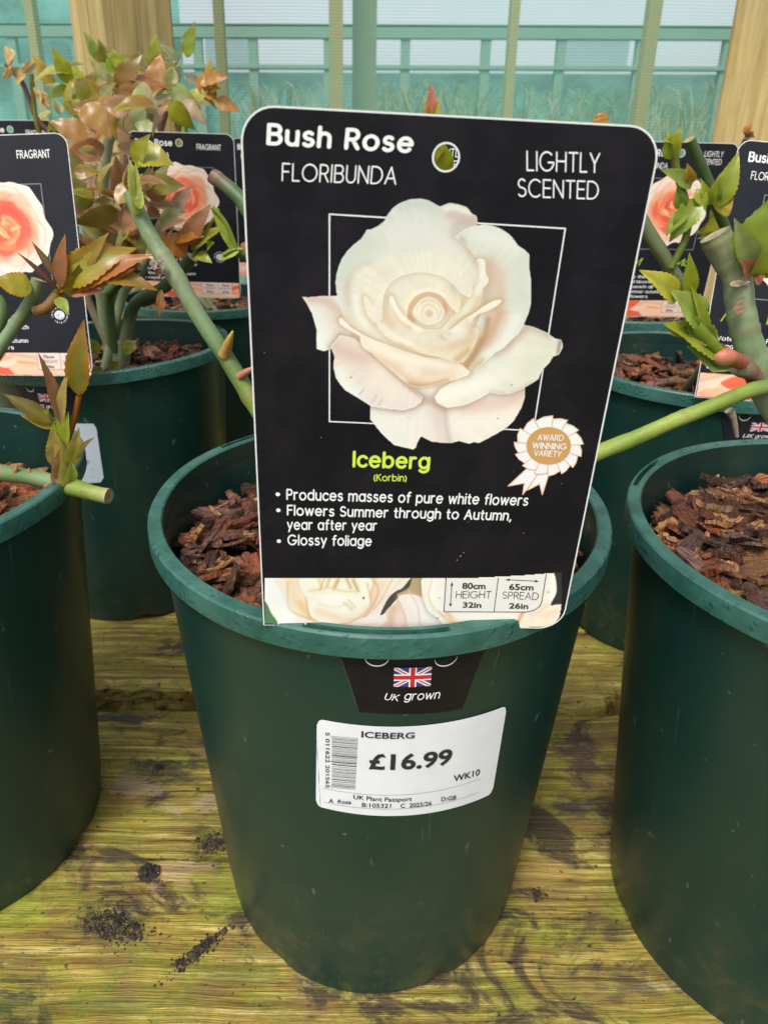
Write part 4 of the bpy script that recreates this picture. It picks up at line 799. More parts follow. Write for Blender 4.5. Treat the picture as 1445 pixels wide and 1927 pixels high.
# number beside the bars, turned to read upwards
stext(k, '5 011622 201565', WC.uv(613.5, 1376), WC.uv(613.5, 1480), WC.uv(621.5, 1376.3), WC.P, .008, so_)
for i, ch in enumerate(''):
    if ch == ' ': continue
    y_ = 1379+i*7.0; p0_ = WC.uv(616, y_-2.4); p1_ = WC.uv(616, y_+2.6); p2_ = WC.uv(622.5, y_-2.3)
    stext(k, ch, p0_, p1_, p2_, WC.P, .01, so_)
k.build('barcode_number', M_INK, stk)
k = MB(); rgb = random.Random(4); y_ = 1383.0
while y_ < 1481:
    wd = rgb.choice([.8, .8, 1.0, 1.6, 2.4]); long_ = y_ < 1386 or y_ > 1476 or 1430 < y_ < 1433
    L_, R__ = WC.uv(622.5 if long_ else 625, y_), WC.uv(674-(y_-1383)*.055, y_+4.2); strip(k, [(L_[0]+(R__[0]-L_[0])*t, L_[1]+(R__[1]-L_[1])*t) for t in np.linspace(0, 1, 6)], .00010*wd, WC.P, so_, 0); y_ += wd*.55+rgb.choice([.9, 1.2, 1.7])+.5
k.build('barcode', M_INK, stk)
k = MB(); bx = [(610, 1481), (640, 1489), (680, 1495), (735, 1497.5), (790, 1493.5), (845, 1483), (903, 1463)]; by = [(610, 1507), (650, 1515), (700, 1519), (760, 1519), (820, 1512), (870, 1501), (899, 1489)]
A2, B2, C2, D2 = WC.uv(*bx[0]), WC.uv(*bx[-1]), WC.uv(*by[-1]), WC.uv(*by[0])
for q0, q1 in ((A2, B2), (B2, C2), (C2, D2), (D2, A2)): strip(k, [(q0[0]+(q1[0]-q0[0])*t, q0[1]+(q1[1]-q0[1])*t) for t in np.linspace(0, 1, 12)], .00012, WC.P, so_, 0)
k.build('passport_box', M_GREYINK, stk)
k = MB()                                    # long scratch low on the wall
sc = [WC.uv(*q) for q in ((522, 1773), (545, 1788), (575, 1808), (598, 1821))]; strip(k, sc, .00035, WC.P, .0002, 0)
k.build('scratch', mat('scuffed_plastic', (.05, .10, .085), .5), pots['c'][0])

# =================== the tags of the pots behind, all with the same peach rose
def peach_rose(cx, cy, R, fr, seed, off, full=True):
    p = Paint(cx-R*1.12, cx+R*1.12, cy-R*1.12, cy+R*1.12, R/75); r = random.Random(seed)
    S = lambda x, y: (cx+x*R, cy-y*R)
    out = [S((1+.05*math.sin(5*t)+.035*math.sin(11*t+1))*math.cos(t), (.97+.05*math.sin(7*t+2)+.03*math.sin(13*t))*math.sin(t)) for t in np.linspace(0, 2*math.pi, 60, endpoint=False)]
    p.petal(out, (236, 224, 208), [], (R*.03, .5, (244, 240, 230)), sm=False)
    for ring_, n, cols in ((.80, 9, [(238, 218, 198), (240, 226, 208), (232, 222, 206)]), (.66, 9, [(240, 186, 150), (244, 206, 176), (238, 170, 134)]), (.52, 8, [(236, 120, 84), (244, 160, 112), (230, 92, 68)]), (.40, 7, [(230, 78, 58), (240, 126, 84), (222, 62, 52)]), (.28, 6, [(232, 84, 60), (246, 160, 108), (220, 60, 50)]), (.16, 5, [(240, 140, 96), (226, 70, 54), (248, 184, 130)])):
        a0 = r.random()*6
        for i in range(n):
            a = a0+i*2*math.pi/n+r.uniform(-.2, .2); rr = ring_*r.uniform(.85, 1.02); wd = 2.5*ring_/n*2; c, s_ = math.cos(a), math.sin(a)
            def T(u, v): return S(u*c-v*s_, u*s_+v*c)
            q = [T(rr*.25, -wd*.4), T(rr*.7, -wd*.75), T(rr*1.02, -wd*.5), T(rr*(1.12+r.uniform(-.06, .06)), 0), T(rr*1.03, wd*.5), T(rr*.72, wd*.75), T(rr*.25, wd*.4)]
            col = r.choice(cols); dk = tuple(int(v*f) for v, f in zip(col, (.95, .70, .62)))
            p.petal(q, col, [([T(rr*.3, -wd*.3), T(rr*.3, wd*.3)], R*.16*ring_+R*.05, dk, .85)], (R*.018, .6, tuple(min(250, int(v*1.06)+6) for v in col)), shadow=(.55, R*.05, dk))
    for i in range(5):
        a = r.random()*6.28; x, y = .13*math.cos(a), .13*math.sin(a); p.line([S(x, y), S(x*2.0+.05, y*1.6-.05)], R*.03, (250, 196, 140), .8)
    p.C = p.C*.92+.08*np.array(s(246, 208, 184)); return p.mesh(lambda X, Y, o: fr.Pn(X, Y, o), off)
def peach_strip(fr, off, v1):
    p = Paint(.001, fr.W-.0012, .0006, v1, .0009, s(238, 190, 160)); r = random.Random(3)
    for i in range(26):
        x, y = r.uniform(0, fr.W), r.uniform(0, v1); L = r.uniform(.008, .018); a = r.uniform(-.6, .6)
        col = r.choice([(240, 140, 100), (244, 176, 140), (240, 206, 180), (232, 96, 66), (246, 190, 150), (240, 214, 196)])
        p.petal([(x-L, y), (x, y+L*.5), (x+L, y+L*a), (x, y-L*.35)], col, [([(x-L, y), (x+L, y+L*a)], .002, (226, 110, 74), .5)], (.0006, .5, (248, 214, 186)))
    return p.mesh(lambda X, Y, o: fr.Pn(X, Y, o), off)
M_GREENT = mat('green_script', (.42, .62, .05), .5)
M_LILAC = mat('pale_panel', (.78, .60, .52), .5)
def back_tag(fr, label, scent, key, bullets=None, name=None, title='Bush Rose', seed=1, show=('rose', 'strip', 'text', 'badge')):
    e = tag_empty(fr, label); W, H = fr.W, fr.H; card(fr, e, (.0608, .1815), .0040, M_CARD2)
    P = fr.P
    k = MB(); rtext(k, title, (.0095, .1775), (.0530, .1775), (.0095, .1850), P, .2, .08); rtext(k, 'FLORIBUNDA', (.0140, .1655), (.0480, .1655), (.0140, .1715), P, .12, .12)
    if len(scent) == 1: rtext(k, scent[0], (.0810, .1745), (.1095, .1745), (.0810, .1810), P, .15, .1)
    else: rtext(k, scent[0], (.0870, .1785), (.1085, .1785), (.0870, .1845), P, .12, .12); rtext(k, scent[1], (.0845, .1705), (.1085, .1705), (.0845, .1765), P, .12, .12)
    if bullets:
        for i, (tx, wd) in enumerate(bullets):
            y = .0455-i*.0058; rtext(k, tx, (.0095, y), (.0095+wd, y), (.0095, y+.0036), P, .15, .08)
            if i % 2 == 0: poly(k, [(.0062+.0007*math.cos(t*.785), y+.0016+.0007*math.sin(t*.785)) for t in range(8)], P, .0001)
    k.build('lettering', M_WHITE, e)
    if 'frame' in show:
        k = MB(); q = [(.0275, .1555), (.0985, .1555), (.0985, .0790), (.0275, .0790)]
        for i in range(4): strip(k, [q[i], q[(i+1) % 4]], .00025, P, .00006+.00001*i)
        k.build('frame_line', M_GREYINK, e)
    if 'rose' in show: peach_rose(.063, .1210, .0395, fr, seed, .00014).build('rose_photo', M_PRINT, e)
    peach_strip(fr, .00012, .0195).build('bottom_photo', M_PRINT, e)
    k = MB(); x0 = .076; poly(k, [(x0, .0052), (x0+.036, .0052), (x0+.0385, .0075), (x0+.0385, .0195), (x0, .0195)], P, .0002, 1)
    for i, (a, b) in enumerate((((x0, .0052), (x0+.036, .0052)), ((x0, .0052), (x0, .0195)), ((x0+.0385, .0075), (x0+.0385, .0195)), ((x0+.021, .0052), (x0+.021, .0195)))): strip(k, [a, b], .00015, P, .00026+.00001*i, 0)
    for x in (x0+.0055, x0+.0255):
        stext(k, '75cm', (x, .0150), (x+.010, .0150), (x, .0176), P, .03, .0003); stext(k, '30in', (x, .0066), (x+.009, .0066), (x, .0090), P, .03, .0003)
    rtext(k, 'HEIGHT', (x0+.0035, .0108), (x0+.0185, .0108), (x0+.0035, .0136), P, .09, .12, .0003); rtext(k, 'SPREAD', (x0+.0225, .0108), (x0+.0370, .0108), (x0+.0225, .0136), P, .09, .12, .0003)
    k.build('size_panel', [M_INK, M_LILAC], e)
    if name:
        k = MB()
        for t_, a, b, hh in name: rtext(k, t_, (a, .0600), (b, .0600), (a+.001, .0600+hh), P, .10, .03, .0001, slant=.25)
        k.build('variety_name', M_GREENT, e)
    # round emblem: a white rose inside a ring of short marks
    k = MB(); cx, cy, rr = .1010, .0515, .0062
    poly(k, [(cx+rr*.72*math.cos(t*.2618), cy+rr*.60*math.sin(t*.2618)) for t in range(24)], P, .0001, 0)
    for i, (f, a0, a1) in enumerate(((.52, 20, 200), (.38, 160, 350), (.24, 0, 240), (.60, 210, 330), (.12, 90, 360))): strip(k, [(cx+rr*f*math.cos(R_(a)), cy+rr*f*.85*math.sin(R_(a))) for a in np.linspace(a0, a1, 10)], .00016, P, .00014+.00001*i, 1)
    for i in range(22):
        a = i/22*6.283
        if 3.6 < a < 3.9: continue
        strip(k, [(cx+rr*1.0*math.cos(a), cy+rr*.95*math.sin(a)), (cx+rr*1.16*math.cos(a), cy+rr*1.1*math.sin(a))], .00032 if i % 2 else .0002, P, .0001, 0)
    k.build('round_emblem', [M_WHITE, M_INK], e)
    # tab, flag and dark hole discs on the wall of its own pot
    if key:
        Wl = Wall(key); I = pots[key][1].inverted(); q = I @ fr.P(W/2, 0); th = math.atan2(q.y, q.x); zt = ZB-.0026
        Q = lambda x, z: (th+x/.118, zt-z)
        k = MB(); patch(k, Wl, [Q(-.033, 0), Q(.033, 0), Q(.024, .027), Q(-.024, .027)], .0005, 20, 4); tb_ = k.build('tab', M_CARD2, e)
        k = MB()
        for hx in (-.0145, .0145):
            m_ = [(th+(hx+.0044*math.cos(t))/.118, zt-.0018+.0044*math.sin(t)) for t in np.linspace(math.pi, 2*math.pi, 15)]
            k.add([Wl.P(a, min(b, zt), .0007) for a, b in m_], [tuple(range(15))], mi=0); strip(k, m_, .0004, Wl.P, .0009, 1)
            k.build('painted_hole', [M_HOLE, M_EDGE], tb_); k = MB()
        k = MB(); union_flag(k, Wl.P, Q(-.0075, .0155), Q(.0085, .0155), Q(-.0075, .0075), .0008); k.build('union_flag', [M_WHITE, M_BLUE, M_RED], tb_)
        k = MB(); rtext(k, 'UK', Q(-.012, .0215), Q(-.004, .0215), Q(-.0115, .0180), Wl.P, .12, .14, .0009, slant=.12); rtext(k, 'grown', Q(-.002, .0215), Q(.012, .0215), Q(-.0015, .0180), Wl.P, .13, .1, .0009, slant=.12)
        k.build('lettering', M_WHITE, tb_)
    return e
T2L = poseframe(-.2875, .6068, .2860, -.1311, -.1077, .0296)
T3L = poseframe(-.2106, .9332, .3000, .0051, .0827, -.024)
T2R = poseframe(.3332, .5553, .2813, .0767, -.1651, -.0779)
T3R = poseframe(.3535, .8696, .2900, .0681, .071, -.0168)
txt2 = [('Voted by the Rose', .055), ('Wonderful blooms each', .062), ('orange peach all', .050), ('flowers summer autumn', .060), ('repeat flowers', .046)]
back_tag(T2L, 'black tag with a peach rose marked fragrant, cut off by the left photo edge', ['FRAGRANT'], 'bl', txt2, None, seed=2, show=('rose', 'frame'))
back_tag(T3L, 'small black peach rose tag behind the cut green cane, marked fragrant', ['FRAGRANT'], 'l3', txt2, None, seed=3, show=('rose', 'frame'))
back_tag(T2R, 'black tag with green script name behind the thick cane at the right edge', ['FRAGRANT'], 'br', txt2, [('M', .010, .0185, .0085), ('We', .0460, .0590, .0085)], title='Bus h Rose'.replace(' h', 'h'), seed=5, show=('rose', 'frame'))
back_tag(T3R, 'black tag with pink peach rose marked lightly scented beside the big tag', ['LIGHTLY', 'SCENTED'], 'r3', txt2, [('M', .028, .038, .009), ('Mo', .078, .098, .009)], seed=4, show=('rose', 'frame'))
c4 = at(428, 236, 1.12); back_tag(poseframe(c4.x+.0625, 1.128, .3000, 0, .06, -.02), 'sliver of a black peach tag between the big tag and the small tag', ['FRAGRANT'], 'c4', None, None, seed=6, show=('rose', 'frame'))
l4 = at(114, 227, 1.05); back_tag(poseframe(l4.x-.0625, 1.05, l4.z-.1925, 0, .05, 0), 'top edge of a black tag just above the left fragrant tag', ['FRAGRANT'], 'l4', None, None, seed=7, show=())
bc = at(913, 250, .565); back_tag(poseframe(bc.x-.0625, .575, .2840, 0, .05, -.01), 'black tag glimpsed only through the round hole of the big tag', ['LIGHTLY', 'SCENTED'], 'bc', None, None, seed=8, show=())
# blank back of a pale sticker on the row behind
k = MB(); WB = Wall('bl'); Qs = [WB.uv(130, 796), WB.uv(181, 797), WB.uv(197, 907), WB.uv(120, 908)]
patch(k, WB, Qs, .0004, 12, 4, 0, .08, 2); sb = k.build('price_sticker', mat('cool_sticker_paper', (.50, .57, .66), .5), pots['bl'][0])
k = MB(); stext(k, '£16.99', WB.uv(108, 876), WB.uv(168, 875), WB.uv(108, 866), WB.P, .04, .0006); a, b, c, d = WB.uv(120, 884), WB.uv(176, 882), WB.uv(178, 897), WB.uv(120, 899)
for q0, q1 in ((a, b), (b, c), (c, d)): strip(k, [q0, q1], .00025, WB.P, .0007, 0)
k.build('lettering', M_GREYINK, sb)

# =================== rose plants
def cane(k, pts, rads, cols, sides=14, caps=True, lump=.05, seed=0):
    lump *= .4
    """tapering green cane through the points; cols a colour per point"""
    rg = random.Random(seed); P = [Vector(q) for q in pts]; n = 7; Q = []; Rr = []; Cc = []
    for i in range(len(P)-1):
        a, b, c, d = P[max(i-1, 0)], P[i], P[i+1], P[min(i+2, len(P)-1)]
        for j in range(n):
            t = j/n; Q.append(.5*((2*b)+(c-a)*t+(2*a-5*b+4*c-d)*t*t+(3*b-a-3*c+d)*t**3)); Rr.append(rads[i]*(1-t)+rads[i+1]*t); Cc.append([u*(1-t)+v*t for u, v in zip(cols[i], cols[i+1])])
    Q.append(P[-1]); Rr.append(rads[-1]); Cc.append(list(cols[-1]))
    vs, fs, cs = [], [], []; ref = Vector((.3, -1, .2))
    for i, q in enumerate(Q):
        T = (Q[min(i+1, len(Q)-1)]-Q[max(i-1, 0)]).normalized(); a = T.cross(ref).normalized(); b = T.cross(a); f = 1+lump*math.sin(i*1.3+seed)+rg.uniform(-.02, .02)
        node = (i*7+seed*5) % 23 == 0 and 2 < i < len(Q)-2
        f *= 1.09 if node else 1
        for j in range(sides):
            t = 2*math.pi*j/sides; r = Rr[i]*f*(1+.03*math.sin(3*t+i*.4)); vs.append(q+a*(r*math.cos(t))+b*(r*math.sin(t))); cs.append([u_*.55+v_*.45 for u_, v_ in zip(Cc[i], (.20, .12, .06))] if node else Cc[i])
    for i in range(len(Q)-1):
        for j in range(sides): fs.append((i*sides+j, i*sides+(j+1) % sides, (i+1)*sides+(j+1) % sides, (i+1)*sides+j))
    k.add(vs, fs, cs)
    T = (Q[-1]-Q[-2]).normalized()
    if caps:
        o = len(Q)*sides-sides; ring_ = [vs[o+j]+T*.0001 for j in range(sides)]; inn = [Q[-1]+(v-Q[-1])*.55 for v in ring_]
        k.add(ring_+inn+[Q[-1]-T*Rr[-1]*.15], [(j, (j+1) % sides, sides+(j+1) % sides, sides+j) for j in range(sides)]+[(sides+j, sides+(j+1) % sides, 2*sides) for j in range(sides)],
              [(.16, .15, .07)]*sides+[(.34, .28, .16)]*sides+[(.20, .13, .07)])
    return k
def leaf(k, b, t, wd, col, col2=None, fold=.35, curl=.25, up=None, ser=.13, seed=0, twist=0.0):
    ser = .055; wd = wd*.92; fold *= .7; crumple = .035
    """one serrated leaf blade from b to t, folded along its midrib and curling"""
    rg = random.Random(seed); b, t = Vector(b), Vector(t); d = t-b; L = d.length; X = d.normalized(); view = (CAMP-b).normalized()
    up = Vector(up) if up else (view*.75+Vector((0, 0, .5))+Vector((rg.uniform(-.3, .3), 0, rg.uniform(-.2, .2)))).normalized()
    Y = up.cross(X).normalized()
    if twist: Y = Matrix.Rotation(twist, 3, X) @ Y
    Z = X.cross(Y); n = 22; vs, cs, uvs = [], [], []; col2 = col2 or col
    for i in range(n+1):
        u = i/n; w_ = wd*(math.sin(math.pi*min(1, u**.74))**.95)*(1.12-.3*u)+wd*.02
        cz = curl*L*(-(u-.0)**2*.6+u*.35); tooth = 1+(ser if i % 2 else -ser)*(1 if 0 < i < n else 0)
        for j, vv in enumerate((-1, -.55, 0, .55, 1)):
            ww = w_*vv*(tooth if abs(vv) == 1 else 1); z = cz+abs(vv)*w_*fold+(crumple*wd*math.sin(u*17+vv*2.5+seed))+(.05*w_ if j in (1, 3) else 0)
            vs.append(b+X*(u*L)+Y*ww+Z*z); m_ = abs(vv)*.55+.45*u; m_ = m_*m_; f = 1.12*(.82+.18*(abs(vv) > 0))
            rib = .14 if j == 2 else 0; cs.append([max(0, (p_*(1-m_)+q_*m_)*f*(1-rib)+rib*w3) for p_, q_, w3 in zip(col, col2, (.50, .46, .16))]); uvs.append((u*4, vv))
    fs = [(i*5+j, (i+1)*5+j, (i+1)*5+j+1, i*5+j+1) for i in range(n) for j in range(4)]
    k.add(vs, fs, cs, uvs)
GRN = (.085, .15, .04); GLA = (.15, .22, .10); LIM = (.17, .245, .035); DKG = (.055, .10, .03); BRN = (.13, .06, .045); RED = (.34, .10, .06); GRY = (.20, .25, .13); YEL = (.46, .52, .10)
BRZ = (.25, .115, .016); ORG = (.42, .145, .016); OLV = (.16, .155, .013); PNK = (.36, .15, .085); LG = (.25, .34, .028); PAL = (.25, .31, .12); YG = (.34, .35, .018); MAR = (.13, .025, .020)
def bush(label, loc):
    e = empty('rose_bush', loc); tag(e, label, 'rose bush', 'pruned rose bushes growing in the pots'); return e
def C(px, py, Y): return at(px, py, Y)
def thorn(e, b, t, r, c1=RED, c2=LG):
    k = MB(); cane(k, [b, b*.5+t*.5+Vector((0, 0, .0003)), t], [r, r*.7, r*.08], [c1, c1, c2], 10, False, 0); k.build('thorn', M_CANE, e, smooth=True)
def onecane(e, pts, rads, cols, seed=0, lump=.05, caps=True):
    k = MB(); cane(k, pts, rads, cols, 16, caps, lump, seed); o = k.build('cane', M_CANE, e); smooth_by_angle(o, 50); return o
def stem(k, pts, r, c): cane(k, pts, [r]*len(pts), [c]*len(pts), 8, False, .03)

# --- middle pot
E = bush('pruned rose with the long diagonal green cane left of the big tag', pots['c'][1] @ Vector((0, 0, .25)))
onecane(E, [C(640, 960, .372), C(540, 850, .375), C(478, 758, .382), C(425, 672, .388), C(372, 590, .394), C(325, 510, .398), C(290, 455, .401), C(262, 402, .404), C(246, 362, .406)], [.0054, .0050, .0048, .0047, .0046, .0050, .0043, .0040, .0038], [GRN, LIM, LIM, GRN, GLA, GRY, GLA, GLA, GLA], 2)
onecane(E, [C(640, 900, .378), C(560, 560, .40), C(470, 400, .42), C(440, 362, .425), C(400, 330, .43)], [.006, .0052, .0044, .0040, .0041], [GRN, GRN, DKG, DKG, BRN], 5)
thorn(E, C(422, 668, .385), C(439, 622, .378), .0034, (.36, .20, .05), YEL); thorn(E, C(452, 708, .382), C(482, 690, .376), .0026, PNK, PNK)
k = MB(); 
for q in ((300, 497), (296, 515), (286, 498)): leaf(k, C(q[0], q[1]+6, .391), C(q[0]+10, q[1]-8, .389), .003, (.30, .24, .20), (.5, .45, .4), .2, .1, seed=q[0])
leaf(k, C(296, 520, .39), C(303, 505, .388), .003, MAR, MAR, .1, 0, seed=4)
leaf(k, C(304, 545, .392), C(299, 598, .388), .0022, BRZ, MAR, .3, .2, seed=9)
k.build('leaf_scar', M_LEAF, E)
k = MB(); stem(k, [C(259, 400, .400), C(255, 370, .396), C(250, 330, .394)], .0026, YEL)
for a, b, wd in (((258, 380), (245, 300), .0035), ((252, 372), (256, 305), .003), ((262, 392), (268, 360), .003), ((248, 335), (240, 312), .0015)): leaf(k, C(*a, .394), C(*b, .392), wd, YEL, (.55, .58, .2), .5, .15, seed=a[0])
leaf(k, C(256, 312, .394), C(276, 252, .385), .006, YG, OLV, .3, .5, seed=3); leaf(k, C(262, 296, .394), C(322, 300, .390), .0085, YG, (.38, .30, .05), .3, .9, seed=8)
k.build('foliage', M_LEAF, E, smooth=True)

# --- right edge pot
E = bush('pruned rose with the thick grey green trunk at the right edge', pots['r'][1] @ Vector((0, 0, .25)))
onecane(E, [C(1640, 940, .335), C(1530, 850, .34), C(1462, 770, .345), C(1428, 700, .348), C(1405, 640, .35), C(1392, 570, .352), C(1384, 520, .353), C(1362, 478, .354), C(1344, 442, .355)], [.0092, .0084, .0077, .0072, .0068, .0066, .0065, .0069, .0070], [GRY, GRN, GRY, GLA, GLA, GRY, GRY, (.20, .22, .12), (.15, .19, .07)], 4, .04)
onecane(E, [C(1446, 728, .338), C(1400, 738, .335), C(1320, 772, .330), C(1260, 795, .327), C(1190, 826, .324), C(1110, 858, .320), C(1040, 890, .318)], [.0042, .0036, .0036, .0035, .0037, .0039, .0038], [GRN, LIM, LIM, (.24,.31,.05), LIM, (.30,.36,.06), LIM], 7, .05)
onecane(E, [C(1440, 720, .347), C(1412, 700, .344), C(1385, 690, .343)], [.005, .0045, .004], [GRY, BRN, GRY], 3)
onecane(E, [C(1372, 772, .42), C(1380, 790, .42), C(1386, 822, .42)], [.0028, .0018, .0011], [(.26, .22, .14)]*3, 8, .12)
k = MB(); e_ = C(1364, 668, .335); 
stem(k, [C(1395, 682, .340), C(1375, 674, .337), C(1350, 660, .335)], .0040, (.42, .16, .08)); stem(k, [C(1352, 664, .335), C(1330, 640, .333), C(1305, 612, .332)], .0034, LG)
for a, b, wd, c1, c2, cu in (((1350, 668), (1262, 603), .0110, LG, YG, .5), ((1345, 640), (1258, 622), .0065, (.30, .34, .08), BRN, .4), ((1320, 612), (1268, 545), .0100, LG, (.30, .42, .10), .3), ((1272, 565), (1216, 506), .0075, YG, (.55, .50, .06), .7), ((1298, 556), (1298, 478), .0042, YG, LG, .3), ((1332, 640), (1304, 536), .0035, LG, YG, .3), ((1346, 690), (1296, 650), .0085, PAL, LG, .2), ((1372, 690), (1336, 700), .004, PAL, LG, .2), ((1335, 650), (1290, 590), .007, LIM, LG, .5)):
    leaf(k, C(*a, .336), C(*b, .330), wd*.85, c1, c2, .5, cu, seed=a[0]+b[1])
for a, b, wd, c1, c2 in (((1412, 520), (1455, 365), .016, LG, LIM), ((1420, 505), (1384, 415), .007, PAL, LG), ((1408, 515), (1398, 490), .006, RED, (.42, .18, .1)), ((1415, 520), (1445, 500), .008, (.42, .16, .1), RED), ((1428, 520), (1470, 440), .012, LIM, YG)):
    leaf(k, C(*a, .345), C(*b, .338), wd*.8, c1, c2, .4, .4, seed=a[0]+b[0])
k.build('foliage', M_LEAF, E, smooth=True)
k = MB(); o = C(1362, 672, .333)
for i in range(9):
    for j in range(12): 
        t, f = j/12*6.283, math.pi*i/8; k.v.append(tuple(o+Vector((.0052*math.sin(f)*math.cos(t)*1.25, .0045*math.sin(f)*math.sin(t), .0044*math.cos(f))))); k.c.append((.40, .12, .07) if i < 5 else (.30, .22, .06))
k.f += [(i*12+j, i*12+(j+1) % 12, (i+1)*12+(j+1) % 12, (i+1)*12+j) for i in range(8) for j in range(12)]; k.m += [0]*96
k.build('red_bud', M_CANE, E, smooth=True)
k = MB(); leaf(k, C(1388, 592, .342), C(1395, 562, .342), .0028, (.42, .28, .2), (.36, .22, .15), .1, 0, seed=1); leaf(k, C(1372, 536, .345), C(1412, 530, .345), .002, (.5, .4, .3), (.4, .3, .2), .1, 0, seed=2); k.build('leaf_scar', M_LEAF, E)

# --- left edge pot
E = bush('pruned rose with a horizontal cut cane and bronze shoots at the left edge', pots['l'][1] @ Vector((0, 0, .25)))
onecane(E, [C(-120, 860, .42), C(-40, 882, .41), C(40, 895, .40), C(95, 905, .392), C(130, 915, .386), C(170, 926, .380), C(206, 934, .376)], [.0058, .0050, .0047, .0048, .0056, .0044, .0046], [GRN, GLA, GRN, GLA, LIM, LIM, (.3, .3, .12)], 3)
onecane(E, [C(-150, 900, .42), C(-70, 790, .43), C(-10, 672, .44), (C(30, 610, .445)), C(58, 570, .448), C(72, 526, .45)], [.0050, .0046, .0042, .0040, .0043, .0039], [GRN, GRN, GLA, GLA, GRN, GRY], 6)
onecane(E, [C(-90, 880, .44), C(-40, 720, .45), C(2, 600, .455), C(-8, 560, .46)], [.004, .004, .0042, .004], [GRN]*4, 9)
thorn(E, C(30, 890, .398), C(34, 876, .396), .0018, PNK, PNK); thorn(E, C(58, 896, .396), C(55, 880, .395), .0018, PNK, PNK); thorn(E, C(95, 912, .385), C(82, 918, .38), .0014, PNK, PNK)
k = MB(); Y = .385
stem(k, [C(120, 908, Y), C(119, 870, Y), C(116, 830, Y)], .0056, (.34, .30, .06)); stem(k, [C(119, 850, Y), C(114, 800, Y), C(108, 745, Y)], .0022, LG); stem(k, [C(128, 830, Y), C(140, 790, Y), C(149, 745, Y)], .0016, ORG); stem(k, [C(112, 815, Y), C(100, 800, Y), C(86, 772, Y)], .0018, YG)
for a, b, wd, c1, c2, cu, tw in (((149, 744), (152, 604), .0078, OLV, ORG, .35, 0), ((112, 792), (80, 664), .0048, PNK, BRZ, .3, .5), ((116, 800), (122, 700), .0040, (.40, .28, .12), YG, .3, -.4), ((98, 796), (6, 738), .0052, OLV, MAR, .3, 0), ((98, 806), (40, 780), .0030, YG, PNK, .3, 0),
        ((128, 880), (150, 808), .0052, YG, (.45, .30, .18), .3, .3), ((140, 862), (173, 822), .0026, OLV, MAR, .4, 0), ((112, 880), (98, 805), .0060, (.36, .22, .09), LG, .2, 0), ((118, 905), (116, 838), .0060, (.28, .16, .06), (.42, .26, .10), .3, 0), ((108, 912), (100, 875), .0036, (.5, .32, .24), PNK, .3, 0), ((132, 908), (136, 870), .004, LG, YEL, .3, 0), ((122, 840), (126, 776), .004, LG, YG, .3, 0)):
    leaf(k, C(*a, Y-.002), C(*b, Y-.006), wd, c1, c2, .35, cu, seed=a[0]*3+b[1], twist=tw)
Y = .445
stem(k, [C(66, 586, Y), C(90, 578, Y), C(112, 552, Y)], .0036, (.34, .20, .06)); stem(k, [C(104, 562, Y), C(116, 530, Y), C(120, 500, Y)], .0020, YG); stem(k, [C(112, 552, Y), C(150, 530, Y), C(190, 505, Y)], .0014, ORG)
for a, b, wd, c1, c2, cu, tw in (((122, 528), (236, 462), .0115, YG, ORG, 1.0, .2), ((134, 545), (277, 470), .0085, ORG, (.42, .13, .05), .5, 0), ((168, 512), (292, 534), .0078, OLV, ORG, .6, 0), ((116, 540), (118, 442), .0055, PNK, ORG, .3, 0), ((130, 552), (194, 546), .0045, (.5, .22, .16), PNK, .3, 0), ((110, 545), (34, 472), .0020, MAR, BRN, .3, 0),
        ((106, 520), (62, 455), .0026, (.3, .2, .1), MAR, .3, 0), ((60, 548), (-14, 522), .0095, YG, ORG, .5, 0), ((108, 560), (130, 590), .004, LG, PAL, .3, 0), ((128, 530), (200, 440), .007, (.42, .30, .04), BRZ, .4, .4), ((140, 560), (150, 500), .008, OLV, BRZ, .2, 0), ((150, 530), (250, 505), .007, (.42, .16, .05), BRZ, .3, .3)):
    leaf(k, C(*a, Y-.003), C(*b, Y-.012), wd, c1, c2, .3, cu, seed=a[0]*5+b[1], twist=tw)
k.build('foliage', M_LEAF, E, smooth=True)

# --- behind the left pot: the leafy bronze bush
def lowcanes(E, key, items, r=.0058):
    b = pots[key][1] @ Vector((0, 0, .252))
    for i, (pts, rr, cc) in enumerate(items): onecane(E, [b+Vector((.01*math.cos(i*2), .01*math.sin(i*2), 0))]+pts, [rr*1.15]+[rr]*len(pts), [GRY]+[cc]*len(pts), i+20)
def leafcloud(k, pts_fn, n, cols, szr, seed, hang=.0):
    rg = random.Random(seed)
    for i in range(n):
        p_ = pts_fn(rg); a = rg.uniform(0, 6.28); L = rg.uniform(*szr); d = Vector((math.cos(a), rg.uniform(-.6, .6), math.sin(a)*.75+.15-hang)).normalized()
        c1, c2 = rg.choice(cols), rg.choice(cols); leaf(k, p_, p_+d*L, L*rg.uniform(.24, .36), c1, c2, rg.uniform(.15, .5), rg.uniform(.1, .8), seed=rg.randrange(9999), twist=rg.uniform(-.7, .7), up=(rg.uniform(-.6, .6), -.7, rg.uniform(.2, 1)))
E = bush('leafy bronze and olive rose bush between the two left tags', pots['bl'][1] @ Vector((0, 0, .25)))
lowcanes(E, 'bl', [([C(250, 580, .74), C(310, 540, .735), C(362, 484, .73)], .0062, DKG), ([C(190, 560, .75), C(185, 500, .755), C(190, 430, .76), C(200, 300, .77), C(215, 220, .78)], .0050, GRY), ([C(230, 560, .76), C(260, 520, .77), C(300, 440, .78)], .0048, GRY), ([C(150, 520, .76), C(140, 400, .77), C(120, 300, .78)], .0040, BRN), ([C(205, 570, .73), C(215, 540, .72), C(260, 500, .71)], .0055, GRN)])
k = MB()
